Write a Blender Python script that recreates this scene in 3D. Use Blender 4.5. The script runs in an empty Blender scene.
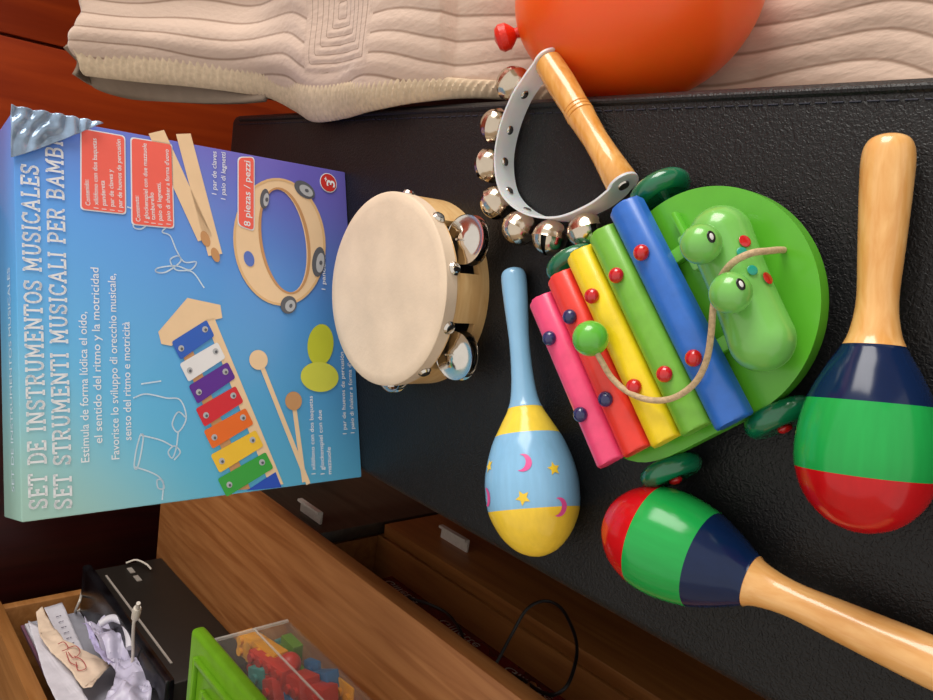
import bpy, bmesh, math, random
from math import sin, cos, pi, radians, atan2, sqrt, hypot
from mathutils import Vector, Matrix, noise
random.seed(7)
C = bpy.context.scene.collection

# ---------------------------------------------------------------- camera (turned on its side, as the photo was taken)
F, P, H = 760.0, radians(42), 0.40
CAM = Vector((0, 0, H))
def ray(px, py):
    X = 700 - py
    a = (X - 350) / F; v = (px - 466.5) / F
    return Vector((a, cos(P) - v * sin(P), -(sin(P) + v * cos(P))))
def G(px, py, z=0.0):                        # point of the level plane z seen at a pixel
    d = ray(px, py); t = (z - H) / d.z
    return CAM + d * t
NV = Vector((.98, -.2, 0)).normalized(); DV = Vector((.2, .98, 0)).normalized()
def PN(px, py, n):                           # point of the vertical plane n (parallel to the sofa) seen at a pixel
    d = ray(px, py); t = (n - CAM.dot(NV)) / d.dot(NV)
    return CAM + d * t
def W(n, d, z): return NV * n + DV * d + Vector((0, 0, z))

cam = bpy.data.cameras.new('camera'); co = bpy.data.objects.new('camera', cam); C.objects.link(co)
up = Vector((0, sin(P), cos(P))); fw = Vector((0, cos(P), -sin(P))); rt = Vector((1, 0, 0))
m3 = Matrix((-up, rt, -fw)).transposed()
co.matrix_world = Matrix.Translation(CAM) @ m3.to_4x4()
cam.sensor_width = 36; cam.lens = 36 * F / 933; cam.clip_start = .01
bpy.context.scene.camera = co

# ---------------------------------------------------------------- materials
def lin(c):
    if isinstance(c, str):
        c = [int(c[i:i+2], 16) / 255 for i in (0, 2, 4)]
    return tuple((x / 12.92 if x <= .04045 else ((x + .055) / 1.055) ** 2.4) for x in c) + (1,)
def newmat(name):
    m = bpy.data.materials.new(name); m.use_nodes = True
    nt = m.node_tree; b = nt.nodes['Principled BSDF']
    return m, nt, b
def mat(name, col, rough=.5, metal=0, noise_amt=.06, noise_scale=60, bump=0, bump_scale=300, coat=0, alpha=None, trans=0, spec=.5, sss=0):
    m, nt, b = newmat(name)
    b.inputs['Roughness'].default_value = rough; b.inputs['Metallic'].default_value = metal
    b.inputs['Specular IOR Level'].default_value = spec
    b.inputs['Coat Weight'].default_value = coat; b.inputs['Coat Roughness'].default_value = .08
    if trans: b.inputs['Transmission Weight'].default_value = trans
    if alpha is not None: b.inputs['Alpha'].default_value = alpha
    if sss:
        b.inputs['Subsurface Weight'].default_value = sss; b.inputs['Subsurface Scale'].default_value = .05 if sss > .9 else .01
    tc = nt.nodes.new('ShaderNodeTexCoord'); n = nt.nodes.new('ShaderNodeTexNoise')
    n.inputs['Scale'].default_value = noise_scale; n.inputs['Detail'].default_value = 4
    nt.links.new(tc.outputs['Object'], n.inputs['Vector'])
    r = nt.nodes.new('ShaderNodeValToRGB'); l = lin(col)
    r.color_ramp.elements[0].position = .3; r.color_ramp.elements[1].position = .7
    r.color_ramp.elements[0].color = tuple(x * (1 - noise_amt * 1.5) for x in l[:3]) + (1,)
    r.color_ramp.elements[1].color = tuple(min(1, x * (1 + noise_amt)) for x in l[:3]) + (1,)
    nt.links.new(n.outputs['Fac'], r.inputs['Fac']); nt.links.new(r.outputs['Color'], b.inputs['Base Color'])
    if bump:
        n2 = nt.nodes.new('ShaderNodeTexNoise'); n2.inputs['Scale'].default_value = bump_scale; n2.inputs['Detail'].default_value = 3
        nt.links.new(tc.outputs['Object'], n2.inputs['Vector'])
        bp = nt.nodes.new('ShaderNodeBump'); bp.inputs['Strength'].default_value = bump; bp.inputs['Distance'].default_value = .001
        nt.links.new(n2.outputs['Fac'], bp.inputs['Height']); nt.links.new(bp.outputs['Normal'], b.inputs['Normal'])
    return m
def wood(name, c1, c2, scale=(1, 1, 1), ns=8, rough=.45, rot=0, coat=0, dist=1.0):
    m, nt, b = newmat(name)
    b.inputs['Roughness'].default_value = rough; b.inputs['Coat Weight'].default_value = coat
    tc = nt.nodes.new('ShaderNodeTexCoord'); mp = nt.nodes.new('ShaderNodeMapping')
    mp.inputs['Scale'].default_value = scale
    m0 = nt.nodes.new('ShaderNodeMapping'); m0.inputs['Rotation'].default_value = (0, 0, rot)
    nt.links.new(tc.outputs['Object'], m0.inputs['Vector'])
    n = nt.nodes.new('ShaderNodeTexNoise'); n.inputs['Scale'].default_value = ns; n.inputs['Detail'].default_value = 6
    n.inputs['Distortion'].default_value = dist
    nt.links.new(m0.outputs['Vector'], mp.inputs['Vector']); nt.links.new(mp.outputs['Vector'], n.inputs['Vector'])
    r = nt.nodes.new('ShaderNodeValToRGB'); r.color_ramp.elements[0].position = .35; r.color_ramp.elements[1].position = .68
    r.color_ramp.elements[0].color = lin(c1); r.color_ramp.elements[1].color = lin(c2)
    nt.links.new(n.outputs['Fac'], r.inputs['Fac']); nt.links.new(r.outputs['Color'], b.inputs['Base Color'])
    return m
def banded(name, stops, axis='X', rough=.16, coat=.0, streak=.12, length=.195):
    """paint bands along the thing's own axis; stops = [(fraction, colour)]"""
    m, nt, b = newmat(name)
    b.inputs['Roughness'].default_value = rough; b.inputs['Coat Weight'].default_value = coat; b.inputs['Specular IOR Level'].default_value = .36
    tc = nt.nodes.new('ShaderNodeTexCoord'); sp = nt.nodes.new('ShaderNodeSeparateXYZ')
    nt.links.new(tc.outputs['Object'], sp.inputs[0])
    d = nt.nodes.new('ShaderNodeMath'); d.operation = 'DIVIDE'; d.inputs[1].default_value = length
    nt.links.new(sp.outputs[axis], d.inputs[0])
    r = nt.nodes.new('ShaderNodeValToRGB'); r.color_ramp.interpolation = 'CONSTANT'
    els = r.color_ramp.elements
    els[0].position = 0; els[0].color = lin(stops[0][1])
    els[1].position = stops[1][0]; els[1].color = lin(stops[1][1])
    for f, c in stops[2:]:
        e = els.new(f); e.color = lin(c)
    nt.links.new(d.outputs[0], r.inputs['Fac'])
    mp = nt.nodes.new('ShaderNodeMapping'); mp.inputs['Scale'].default_value = (.12, 1, 1)
    n = nt.nodes.new('ShaderNodeTexNoise'); n.inputs['Scale'].default_value = 260; n.inputs['Detail'].default_value = 3
    nt.links.new(tc.outputs['Object'], mp.inputs['Vector']); nt.links.new(mp.outputs['Vector'], n.inputs['Vector'])
    mr = nt.nodes.new('ShaderNodeMapRange'); mr.inputs['To Min'].default_value = 1 - streak; mr.inputs['To Max'].default_value = 1 + streak
    nt.links.new(n.outputs['Fac'], mr.inputs['Value'])
    mx = nt.nodes.new('ShaderNodeMix'); mx.data_type = 'RGBA'; mx.blend_type = 'MULTIPLY'; mx.inputs['Factor'].default_value = 1
    nt.links.new(r.outputs['Color'], mx.inputs['A']); nt.links.new(mr.outputs['Result'], mx.inputs['B'])
    nt.links.new(mx.outputs['Result'], b.inputs['Base Color'])
    return m
def leather():
    m, nt, b = newmat('black leather')
    b.inputs['Base Color'].default_value = (.0065, .0068, .0078, 1); b.inputs['Roughness'].default_value = .44
    b.inputs['Specular IOR Level'].default_value = .33
    tc = nt.nodes.new('ShaderNodeTexCoord')
    n0 = nt.nodes.new('ShaderNodeTexNoise'); n0.inputs['Scale'].default_value = 300
    nt.links.new(tc.outputs['Object'], n0.inputs['Vector'])
    mixv = nt.nodes.new('ShaderNodeMix'); mixv.data_type = 'RGBA'; mixv.blend_type = 'ADD'; mixv.inputs['Factor'].default_value = .006
    nt.links.new(tc.outputs['Object'], mixv.inputs['A']); nt.links.new(n0.outputs['Color'], mixv.inputs['B'])
    v = nt.nodes.new('ShaderNodeTexVoronoi'); v.feature = 'SMOOTH_F1'; v.inputs['Scale'].default_value = 620
    nt.links.new(mixv.outputs['Result'], v.inputs['Vector'])
    bp = nt.nodes.new('ShaderNodeBump'); bp.inputs['Strength'].default_value = .75; bp.inputs['Distance'].default_value = .0006
    bp.invert = True
    nt.links.new(v.outputs['Distance'], bp.inputs['Height'])
    n2 = nt.nodes.new('ShaderNodeTexNoise'); n2.inputs['Scale'].default_value = 25
    nt.links.new(tc.outputs['Object'], n2.inputs['Vector'])
    bp2 = nt.nodes.new('ShaderNodeBump'); bp2.inputs['Strength'].default_value = .10; bp2.inputs['Distance'].default_value = .003
    nt.links.new(n2.outputs['Fac'], bp2.inputs['Height']); nt.links.new(bp.outputs['Normal'], bp2.inputs['Normal'])
    nt.links.new(bp2.outputs['Normal'], b.inputs['Normal'])
    return m

# ---------------------------------------------------------------- object helpers
def obj(name, bm, material=None, parent=None, smooth=True, angle=35, local=False, recalc=True):
    """one mesh object; bm is in world coordinates unless local"""
    if recalc: bmesh.ops.recalc_face_normals(bm, faces=bm.faces[:])
    me = bpy.data.meshes.new(name); bm.to_mesh(me); bm.free()
    o = bpy.data.objects.new(name, me); C.objects.link(o)
    if parent is not None:
        o.parent = parent
        if not local:
            r = parent
            while r.parent: r = r.parent
            me.transform(r.matrix_basis.inverted())
    if smooth:
        for p in me.polygons: p.use_smooth = True
        me.set_sharp_from_angle(angle=radians(angle))
    if material:
        for mm in (material if isinstance(material, (list, tuple)) else [material]): me.materials.append(mm)
    return o
def tag(o, label=None, cat=None, group=None, kind=None):
    if label: o['label'] = label
    if cat: o['category'] = cat
    if group: o['group'] = group
    if kind: o['kind'] = kind
    return o
def thing(name, label, cat, loc=(0, 0, 0), rot=(0, 0, 0), group=None, matrix=None):
    o = bpy.data.objects.new(name, None); C.objects.link(o); o.empty_display_size = .02
    if matrix is not None: o.matrix_basis = matrix
    else:
        o.location = loc; o.rotation_euler = rot
        o.matrix_basis = Matrix.LocRotScale(Vector(loc), __import__('mathutils').Euler(rot), None)
    return tag(o, label, cat, group)
def origin(o, loc, rotz=0):
    """give a one-mesh thing its origin at its own place"""
    M = Matrix.Translation(Vector(loc)) @ Matrix.Rotation(rotz, 4, 'Z')
    o.data.transform(M.inverted()); o.matrix_basis = M
    return o
def box(bm, a, b, M=None, bevel=0, seg=2):
    x0, y0, z0 = a; x1, y1, z1 = b
    vs = [bm.verts.new(v) for v in ((x0, y0, z0), (x1, y0, z0), (x1, y1, z0), (x0, y1, z0), (x0, y0, z1), (x1, y0, z1), (x1, y1, z1), (x0, y1, z1))]
    fs = [bm.faces.new([vs[i] for i in q]) for q in ((0, 3, 2, 1), (4, 5, 6, 7), (0, 1, 5, 4), (1, 2, 6, 5), (2, 3, 7, 6), (3, 0, 4, 7))]
    if bevel:
        es = list({e for f in fs for e in f.edges})
        r = bmesh.ops.bevel(bm, geom=es, offset=bevel, segments=seg, profile=.5, affect='EDGES')
        vs = list({v for v in vs if v.is_valid} | set(r['verts']))
    if M is not None: bmesh.ops.transform(bm, matrix=M, verts=vs)
    return vs
RW = Matrix((NV, DV, Vector((0, 0, 1)))).transposed().to_4x4()      # sofa frame (n, d, z) -> world
def nbox(a, b, bevel=0, seg=2):
    bm = bmesh.new(); box(bm, a, b, RW, bevel, seg); return bm
def prism(bm, pts, h0, h1, M=None, bevel=0, seg=2):
    """closed outline in xy, extruded z h0..h1"""
    lo = [bm.verts.new((x, y, h0)) for x, y in pts]; hi = [bm.verts.new((x, y, h1)) for x, y in pts]
    fs = [bm.faces.new(lo[::-1]), bm.faces.new(hi)]
    k = len(pts)
    for i in range(k): fs.append(bm.faces.new((lo[i], lo[(i+1) % k], hi[(i+1) % k], hi[i])))
    vs = lo + hi
    if bevel:
        es = list(set(fs[0].edges) | set(fs[1].edges))
        r = bmesh.ops.bevel(bm, geom=es, offset=bevel, segments=seg, profile=.5, affect='EDGES')
        vs = list({v for v in vs if v.is_valid} | set(r['verts']))
    if M is not None: bmesh.ops.transform(bm, matrix=M, verts=vs)
    return vs
def lathe(bm, prof, seg=40, M=None):
    """prof = [(x along axis, radius)], axis = X"""
    rings = []
    for x, r in prof:
        if r < 1e-6: rings.append([bm.verts.new((x, 0, 0))])
        else: rings.append([bm.verts.new((x, r * cos(2*pi*i/seg), r * sin(2*pi*i/seg))) for i in range(seg)])
    for a, b in zip(rings, rings[1:]):
        for i in range(seg):
            j = (i + 1) % seg
            if len(a) == 1 and len(b) == 1: continue
            if len(a) == 1: bm.faces.new((a[0], b[i], b[j]))
            elif len(b) == 1: bm.faces.new((a[i], b[0], a[j]))
            else: bm.faces.new((a[i], b[i], b[j], a[j]))
    vs = [v for r in rings for v in r]
    if M is not None: bmesh.ops.transform(bm, matrix=M, verts=vs)
    return vs
def frame(o, x, zhint=(0, 0, 1)):
    """matrix with local X along x"""
    x = Vector(x).normalized(); z = Vector(zhint); y = z.cross(x)
    if y.length < 1e-4: y = Vector((0, 1, 0)).cross(x)
    y.normalize(); z = x.cross(y)
    return Matrix.Translation(Vector(o)) @ Matrix((x, y, z)).transposed().to_4x4()
def catmull(pts, n=8):
    pts = [Vector(p) for p in pts]; out = []
    q = [2*pts[0]-pts[1]] + pts + [2*pts[-1]-pts[-2]]
    for i in range(1, len(q) - 2):
        p0, p1, p2, p3 = q[i-1:i+3]
        for k in range(n):
            t = k / n
            out.append(.5*((2*p1) + (-p0+p2)*t + (2*p0-5*p1+4*p2-p3)*t*t + (-p0+3*p1-3*p2+p3)*t**3))
    out.append(pts[-1]); return out
def tube(bm, pts, r, seg=10, cap=True, twist=0):
    pts = [Vector(p) for p in pts]; rings = []; nrm = None
    for i, p in enumerate(pts):
        t = (pts[min(i+1, len(pts)-1)] - pts[max(i-1, 0)]).normalized()
        if nrm is None:
            nrm = t.orthogonal().normalized()
        nrm = (nrm - t * nrm.dot(t)).normalized(); bn = t.cross(nrm)
        rr = r(i / (len(pts)-1)) if callable(r) else r
        rings.append([bm.verts.new(p + (nrm*cos(2*pi*k/seg) + bn*sin(2*pi*k/seg)) * rr) for k in range(seg)])
    for a, b in zip(rings, rings[1:]):
        for k in range(seg): bm.faces.new((a[k], b[k], b[(k+1) % seg], a[(k+1) % seg]))
    if cap: bm.faces.new(rings[0][::-1]); bm.faces.new(rings[-1])
def ball(bm, c, r, u=24, v=16, scale=(1, 1, 1), M=None):
    d = bmesh.ops.create_uvsphere(bm, u_segments=u, v_segments=v, radius=r)
    T = Matrix.Translation(Vector(c)) @ (M if M is not None else Matrix.Identity(4)) @ Matrix.Diagonal((*scale, 1))
    bmesh.ops.transform(bm, matrix=T, verts=d['verts']); return d['verts']

# ---------------------------------------------------------------- shared materials
M_leather = leather()
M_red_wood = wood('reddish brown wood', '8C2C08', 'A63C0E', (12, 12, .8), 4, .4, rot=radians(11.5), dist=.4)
M_dark_wood = wood('dark maroon wood', '220606', '340C0A', (12, 12, .8), 4, .35, rot=radians(11.5))  # darker base colour than the wardrobe, for the left cabinet
M_floor = wood('floor parquet', '5A2A12', '7A3C1A', (2, 12, 1), 5, .4)
M_wall = mat('painted wall', 'C9B8A0', .9, noise_amt=.03, noise_scale=5)
M_wal = wood('walnut laminate', '8A5226', 'A87040', (26, 1.6, 26), 3, .45, rot=radians(11.5), dist=.7)
M_wal2 = wood('walnut laminate front', '7A4820', '96602F', (26, 1.6, 30), 3, .42, rot=radians(11.5), dist=.6)
M_oak = wood('tan laminate', '94602F', 'AE7844', (26, 1.6, 26), 3, .45, rot=radians(11.5), dist=.6)
M_espresso = wood('espresso laminate', '2A231B', '3A3026', (26, 1.6, 30), 3, .3, rot=radians(11.5))
M_alu = mat('brushed aluminium', 'D2CAC0', .4, .25, .05, 200)
M_chrome = mat('chrome', 'D8D4CE', .12, 1, .04, 80)
M_bell = mat('nickel bell', 'CFC2B0', .17, 1, .05, 90)
M_dark = mat('painted hollow shade', '0A0A0A', .8)
M_birch = wood('pale birch', 'E0B274', 'EEC88E', (1, 1, 6), 30, .35, coat=.2)
M_skin = mat('drum skin', 'E2CDB4', .6, 0, .07, 28, bump=.15, bump_scale=400)
M_pine = wood('varnished beech', 'DDA058', 'EDBB78', (3, 14, 14), 14, .25, coat=.5, dist=.6)
M_handle = wood('amber varnished wood', 'DA9440', 'EDB468', (3, 14, 14), 14, .22, coat=.6, dist=.6)
M_plastic = mat('frosted white plastic', 'F6F6FA', .3, 0, .02, 60, alpha=.72, sss=.3)

# ================================================================ SETTING
def struct(name, bm, m):
    o = obj(name, bm, m, smooth=False); o['kind'] = 'structure'; return o
ZF = -.55
struct('floor', nbox((-2.2, -2, ZF-.05), (2.4, 1.9, ZF)), M_floor)
struct('wall_back', nbox((-2.2, 1.9, ZF), (2.4, 1.96, 1.9)), M_wall)
struct('wall_left', nbox((-2.26, -2, ZF), (-2.2, 1.9, 1.9)), M_wall)
bm = bmesh.new()                      # right wall with the window opening the daylight comes through
for a, b in (((2.4, -2, ZF), (2.46, -.3, 1.9)), ((2.4, 1.5, ZF), (2.46, 1.9, 1.9)), ((2.4, -.3, ZF), (2.46, 1.5, .25)), ((2.4, -.3, 1.65), (2.46, 1.5, 1.9))):
    box(bm, a, b, RW)
struct('wall_right', bm, M_wall)

# ---- wardrobe (reddish) and dark cabinet behind
def cabinet(name, label, cat, n0, n1, d0, d1, top, seams, m):
    t = thing(name, label, cat, W((n0+n1)/2, d0, ZF))
    obj('body', nbox((n0, d0+.02, ZF), (n1, d1, top)), m, t, smooth=False)
    xs = [n0] + seams + [n1]
    for a, b in zip(xs, xs[1:]):
        obj('door', nbox((a+.0025, d0, ZF+.06), (b-.0025, d0+.018, top-.02), .0015), m, t)
    return t
cabinet('wardrobe', 'reddish brown wooden wardrobe behind the sofa, seen at the quilt end', 'wardrobe', -.05, 1.6, 1.42, 1.85, 1.5, [.208, .9], M_red_wood)
cabinet('cupboard', 'dark maroon cupboard behind the music box and the black console', 'cupboard', -1.7, -.07, 1.40, 1.85, 1.4, [-.9], M_dark_wood)

# ================================================================ SOFA
sofa = thing('sofa', 'black grained leather sofa arm carrying the toys beside a quilted seat', 'sofa', W(0, .3, ZF))
def rounded(bm, a, b, r, seg=5):
    box(bm, a, b, RW, r, seg)
bm = bmesh.new(); rounded(bm, (-.2315, -.45, ZF+.02), (.1035, .905, 0), .010, 4)
obj('armrest', bm, M_leather, sofa, angle=50)
bm = bmesh.new(); rounded(bm, (.106, -.45, ZF+.15), (.95, .93, -.148), .03)
obj('seat_cushion', bm, M_leather, sofa, angle=50)
bm = bmesh.new(); rounded(bm, (.24, .72, ZF+.02), (.95, .93, .015), .03)
obj('backrest', bm, M_leather, sofa, angle=50)
M_thread = mat('navy thread', '10142A', .6)
M_ridge = mat('leather piping', '14151A', .42, bump=.4, bump_scale=500)
bm = bmesh.new()
for s in range(150):
    d0 = -.42 + s * .0087
    tube(bm, [W(.0915, d0, .0002), W(.0915, d0+.0058, .0002)], .0005, 6)
o = obj('stitching', bm, M_thread, sofa); o['kind'] = 'stuff'; o['label'] = 'navy stitched seam along the edge'
bm = bmesh.new(); tube(bm, [W(.0972, d, -.0012) for d in [-.44 + .02*k for k in range(67)]], .0026, 10)
obj('piping', bm, M_leather, sofa)

# ================================================================ QUILT
def quilt_mat():
    m, nt, b = newmat('cream quilted cotton')
    b.inputs['Roughness'].default_value = .85; b.inputs['Sheen Weight'].default_value = .3
    uv = nt.nodes.new('ShaderNodeUVMap'); uv.uv_map = 'UVMap'
    sp = nt.nodes.new('ShaderNodeSeparateXYZ'); nt.links.new(uv.outputs[0], sp.inputs[0])
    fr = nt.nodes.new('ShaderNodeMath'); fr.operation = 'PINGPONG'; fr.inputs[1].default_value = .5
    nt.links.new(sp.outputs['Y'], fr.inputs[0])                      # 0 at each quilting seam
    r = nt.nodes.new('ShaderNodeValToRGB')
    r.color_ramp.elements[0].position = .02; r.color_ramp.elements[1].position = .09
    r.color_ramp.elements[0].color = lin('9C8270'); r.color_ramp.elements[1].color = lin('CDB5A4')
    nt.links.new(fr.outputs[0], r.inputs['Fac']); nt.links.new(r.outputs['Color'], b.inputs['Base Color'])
    tc = nt.nodes.new('ShaderNodeTexCoord')
    mp = nt.nodes.new('ShaderNodeMapping'); mp.inputs['Scale'].default_value = (1.0, .45, 1); mp.inputs['Rotation'].default_value = (0, 0, 0)
    n = nt.nodes.new('ShaderNodeTexNoise'); n.inputs['Scale'].default_value = 210; n.inputs['Detail'].default_value = 2
    nt.links.new(tc.outputs['Object'], mp.inputs['Vector']); nt.links.new(mp.outputs['Vector'], n.inputs['Vector'])
    bp = nt.nodes.new('ShaderNodeBump'); bp.inputs['Strength'].default_value = .45; bp.inputs['Distance'].default_value = .0018
    nt.links.new(n.outputs['Fac'], bp.inputs['Height']); nt.links.new(bp.outputs['Normal'], b.inputs['Normal'])
    return m
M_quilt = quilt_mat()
M_hem = mat('cream twisted hem', 'CDB89C', .85, noise_amt=.1, noise_scale=200)
M_hem_dark = mat('grey brown quilt lining', '8C7C6C', .9)
hem_k = [(-.45, .112, -.130), (.30, .112, -.125), (.40, .112, -.085), (.47, .110, -.02), (.53, .106, .000), (.585, .098, .013), (.64, .094, .008), (.69, .0915, .012),
         (.74, .104, .006), (.79, .118, .012), (.83, .122, .030), (.872, .122, .068), (.905, .121, .095), (.935, .120, .125), (.968, .119, .160), (1.0, .118, .168)]
def hem(d):
    k = hem_k
    for i in range(len(k)-1):
        if k[i][0] <= d <= k[i+1][0]:
            t = (d-k[i][0])/(k[i+1][0]-k[i][0])
            p0, p1, p2, p3 = k[max(i-1, 0)], k[i], k[i+1], k[min(i+2, len(k)-1)]
            f = lambda a, b_, c, e: .5*(2*b_+(c-a)*t+(2*a-5*b_+4*c-e)*t*t+(-a+3*b_-3*c+e)*t**3)
            return f(p0[1], p1[1], p2[1], p3[1]), f(p0[2], p1[2], p2[2], p3[2])
    return k[-1][1:]
def quilt_phase(n, d, s):
    wob = .011*sin(d*15+.6) + .005*sin(d*37+n*18) + .008*noise.noise(Vector((d*12, n*12, 0)))
    ph = (s + wob) / .0185
    q = PQ
    c = max(abs(n-q[0]), abs(d-q[1]))
    if c < .052: ph = c / .0075
    return ph
g = G(338, 8, .03); PQ = (g.dot(NV), g.dot(DV))
quilt = thing('quilt', 'cream quilted bedspread with twisted hem draped over the sofa seat', 'blanket', W(.3, .4, -.08))
bm = bmesh.new(); uvl = bm.loops.layers.uv.new('UVMap')
ND, NS = 380, 190
grid = []
for i in range(ND+1):
    d = -.45 + (.957+.45) * i / ND
    hn, hz = hem(d); row = []
    for j in range(NS+1):
        s = .46 * (j/NS)**1.15
        n = hn + s
        far = max(0, (d-.6)/.4)
        z = hz + .02*(1-math.exp(-s*30)) * (1 if d > .5 else .3) + far*.015*s
        z += .010*far*sin(s*75+d*6) + .005*sin(d*26+s*14)*min(1, s*12) + .004*noise.noise(Vector((n*14, d*14, 3)))
        ph = quilt_phase(n, d, s); fr = abs((ph % 1)-.0); fr = min(fr, 1-fr)
        z += .0022*min(1, sqrt(fr*2+1e-6))*min(1, s*60)
        # the free end curls down a little
        e = max(0, (d-.935)/.02); z -= .006*e*e
        dd = d + .006*sin(s*85)*far*far
        row.append((bm.verts.new(W(n, dd, z)), ph, d))
    grid.append(row)
for i in range(ND):
    for j in range(NS):
        q = (grid[i][j], grid[i][j+1], grid[i+1][j+1], grid[i+1][j])
        f = bm.faces.new([v[0] for v in q])
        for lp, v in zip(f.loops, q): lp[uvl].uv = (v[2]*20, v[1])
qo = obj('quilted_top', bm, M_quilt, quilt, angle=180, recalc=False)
md = qo.modifiers.new('thick', 'SOLIDIFY'); md.thickness = .007; md.offset = -1
# hem: flattened twisted braid along the edge
bm = bmesh.new()
pts = []
rings = []
for i in range(1500):
    d = -.3 + 1.257*i/1499
    hn, hz = hem(d)
    w = .006 + .011*max(0, min(1, (d-.48)/.2))
    rg = []
    for k in range(16):
        a = 2*pi*k/16
        ph_ = d*1050 + cos(a)*5.0
        tw = .0016*sin(ph_)
        rg.append(bm.verts.new(W(hn + w*.9 + (w+.001)*cos(a), d, hz + .0035 + w*.32*cos(a) + (.0058 + tw)*sin(a))))
    rings.append(rg)
for a, b in zip(rings, rings[1:]):
    for k in range(16): bm.faces.new((a[k], b[k], b[(k+1) % 16], a[(k+1) % 16]))
bm.faces.new(rings[0]); bm.faces.new(rings[-1][::-1])
obj('hem', bm, M_hem, quilt, angle=60)
# lower folded layer showing below the hem at the free end
bm = bmesh.new(); rows = []
fl = catmull([G(72, 74, .152), G(92, 86, .125), (G(122, 95, .10)), G(160, 101, .075), G(205, 104, .045), G(240, 104, .022), G(266, 102, .012)], 10)
for p in fl:
    n_, d_ = p.dot(NV), p.dot(DV); hn, hz = hem(min(.98, max(.7, d_)))
    q = W(hn + .035, d_, max(hz - .010, p.z))
    rows.append([bm.verts.new(p.lerp(q, j/8) + Vector((0, 0, -.006*sin(pi*j/8)))) for j in range(9)])
for a, b in zip(rows, rows[1:]):
    for j in range(8): bm.faces.new((a[j], b[j], b[j+1], a[j+1]))
lo = obj('folded_layer', bm, M_hem_dark, quilt, angle=180)
md = lo.modifiers.new('thick', 'SOLIDIFY'); md.thickness = .005

# ================================================================ BALLOON
M_bal = mat('orange balloon rubber', 'FF6414', .38, 0, .02, 8, coat=.1, sss=1)
bc = G(641, -12, -.047)
bal = thing('balloon', 'orange inflated balloon resting on the cream quilt', 'balloon', bc - Vector((0, 0, .078)))
kdir = (G(508, 36, .008) - bc).normalized()
prof = []
L = .087; R = .078
for k in range(41):
    a = pi*k/40; x = -cos(a)
    r = sin(a)*R
    if x > 0: r *= (1-.10*x*x)
    prof.append((x*L*(1.03 if x > 0 else .98), max(0, r)))
bm = bmesh.new(); lathe(bm, prof, 56, frame(bc, kdir))
obj('balloon_skin', bm, M_bal, bal)
bm = bmesh.new()
kp = G(508, 36, bc.z+.0)
tip = bc + kdir*L*1.02
lathe(bm, [(0, .004), (.004, .0035), (.007, .007), (.010, .0095), (.015, .0098), (.018, .0075), (.020, .0)], 20, frame(tip-kdir*.001, kdir))
o = obj('knot', bm, mat('red balloon neck', 'D8240C', .35, bump=.6, bump_scale=700), bal); o['label'] = 'red tied knot'

# ================================================================ TV UNIT
tv = thing('media_unit', 'low walnut media unit with open niche and dark door left of the sofa', 'cabinet', W(-.55, .8, ZF))
NF = -.424
obj('top_board', nbox((-.98, .0, -.122), (-.408, 1.287, -.10), .001), M_wal, tv)
obj('base', nbox((-.98, .02, ZF), (NF-.02, 1.29, -.262), 0), M_wal2, tv, smooth=False)
obj('divider', nbox((-.97, .835, -.262), (NF-.022, .853, -.122)), M_wal2, tv, smooth=False)
obj('niche_floor', nbox((-.97, .02, -.262), (NF-.020, .835, -.243), .001), M_wal2, tv)
obj('back_panel', nbox((-.98, .02, -.262), (-.97, 1.29, -.122)), M_wal2, tv, smooth=False)
def handle(par, d, z, n):
    bm = bmesh.new()
    pr_ = [(0, 0), (0, -.003), (.017, -.003), (.019, -.001), (.019, .006), (.0155, .006), (.0145, .0), (.002, .0)]
    vs = prism(bm, pr_, 0, .056)
    M = Matrix.Translation(W(n, d, z)) @ Matrix((NV, Vector((0, 0, 1)), DV)).transposed().to_4x4()
    bmesh.ops.transform(bm, matrix=M, verts=vs)
    h = obj('handle', bm, M_alu, tv); h.parent = par; h['label'] = 'small aluminium edge handle'
door = obj('cabinet_door', nbox((NF-.018, .832, ZF+.05), (NF, 1.285, -.126), .001), M_espresso, tv); door['label'] = 'dark espresso cabinet door'
drw = obj('drawer', nbox((NF-.018, .02, ZF+.05), (NF, .824, -.245), .001), M_wal2, tv)
handle(door, .858, -.158, NF)
handle(drw, .698, -.292, NF)
# small hutch standing on the unit
hu = thing('shelf_hutch', 'tan wooden open shelf box standing on the media unit, full of papers', 'shelf', W(-.85, .8, -.10))
obj('top_panel', nbox((-.99, .2, .130), (-.70, 1.345, .150), .001), M_oak, hu)
obj('side_panel', nbox((-.99, 1.325, -.0995), (-.706, 1.343, .130), .001), M_oak, hu)
obj('side_panel', nbox((-.99, .2, -.0995), (-.706, .218, .130), .001), M_oak, hu)
obj('back_panel', nbox((-.998, .2, -.0995), (-.99, 1.343, .150)), M_oak, hu, smooth=False)

# ---- black console
M_gloss = mat('scuffed glossy black plastic', '15161A', .25, noise_amt=.8, noise_scale=25)
M_matte = mat('matt dark plastic', '1E1914', .5)
dv = thing('game_console', 'black game console lying on the media unit under the crumpled papers', 'console', W(-.72, 1.08, -.0995))
obj('case', nbox((-.94, .895, -.0995), (-.632, 1.262, .016), .004), M_matte, dv)
obj('top_shell', nbox((-.945, .890, .016), (-.622, 1.266, .030), .004), M_gloss, dv)
obj('disc_slot', nbox((-.632, .94, .001), (-.6305, 1.23, .004)), mat('pale slot trim', 'A9A29A', .4), dv, smooth=False)
for a in (1.19, 1.222):
    obj('badge', nbox((-.632, a, -.042), (-.6308, a+.02, -.034)), mat('pale badge', '9C968E', .4), dv, smooth=False)

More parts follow.
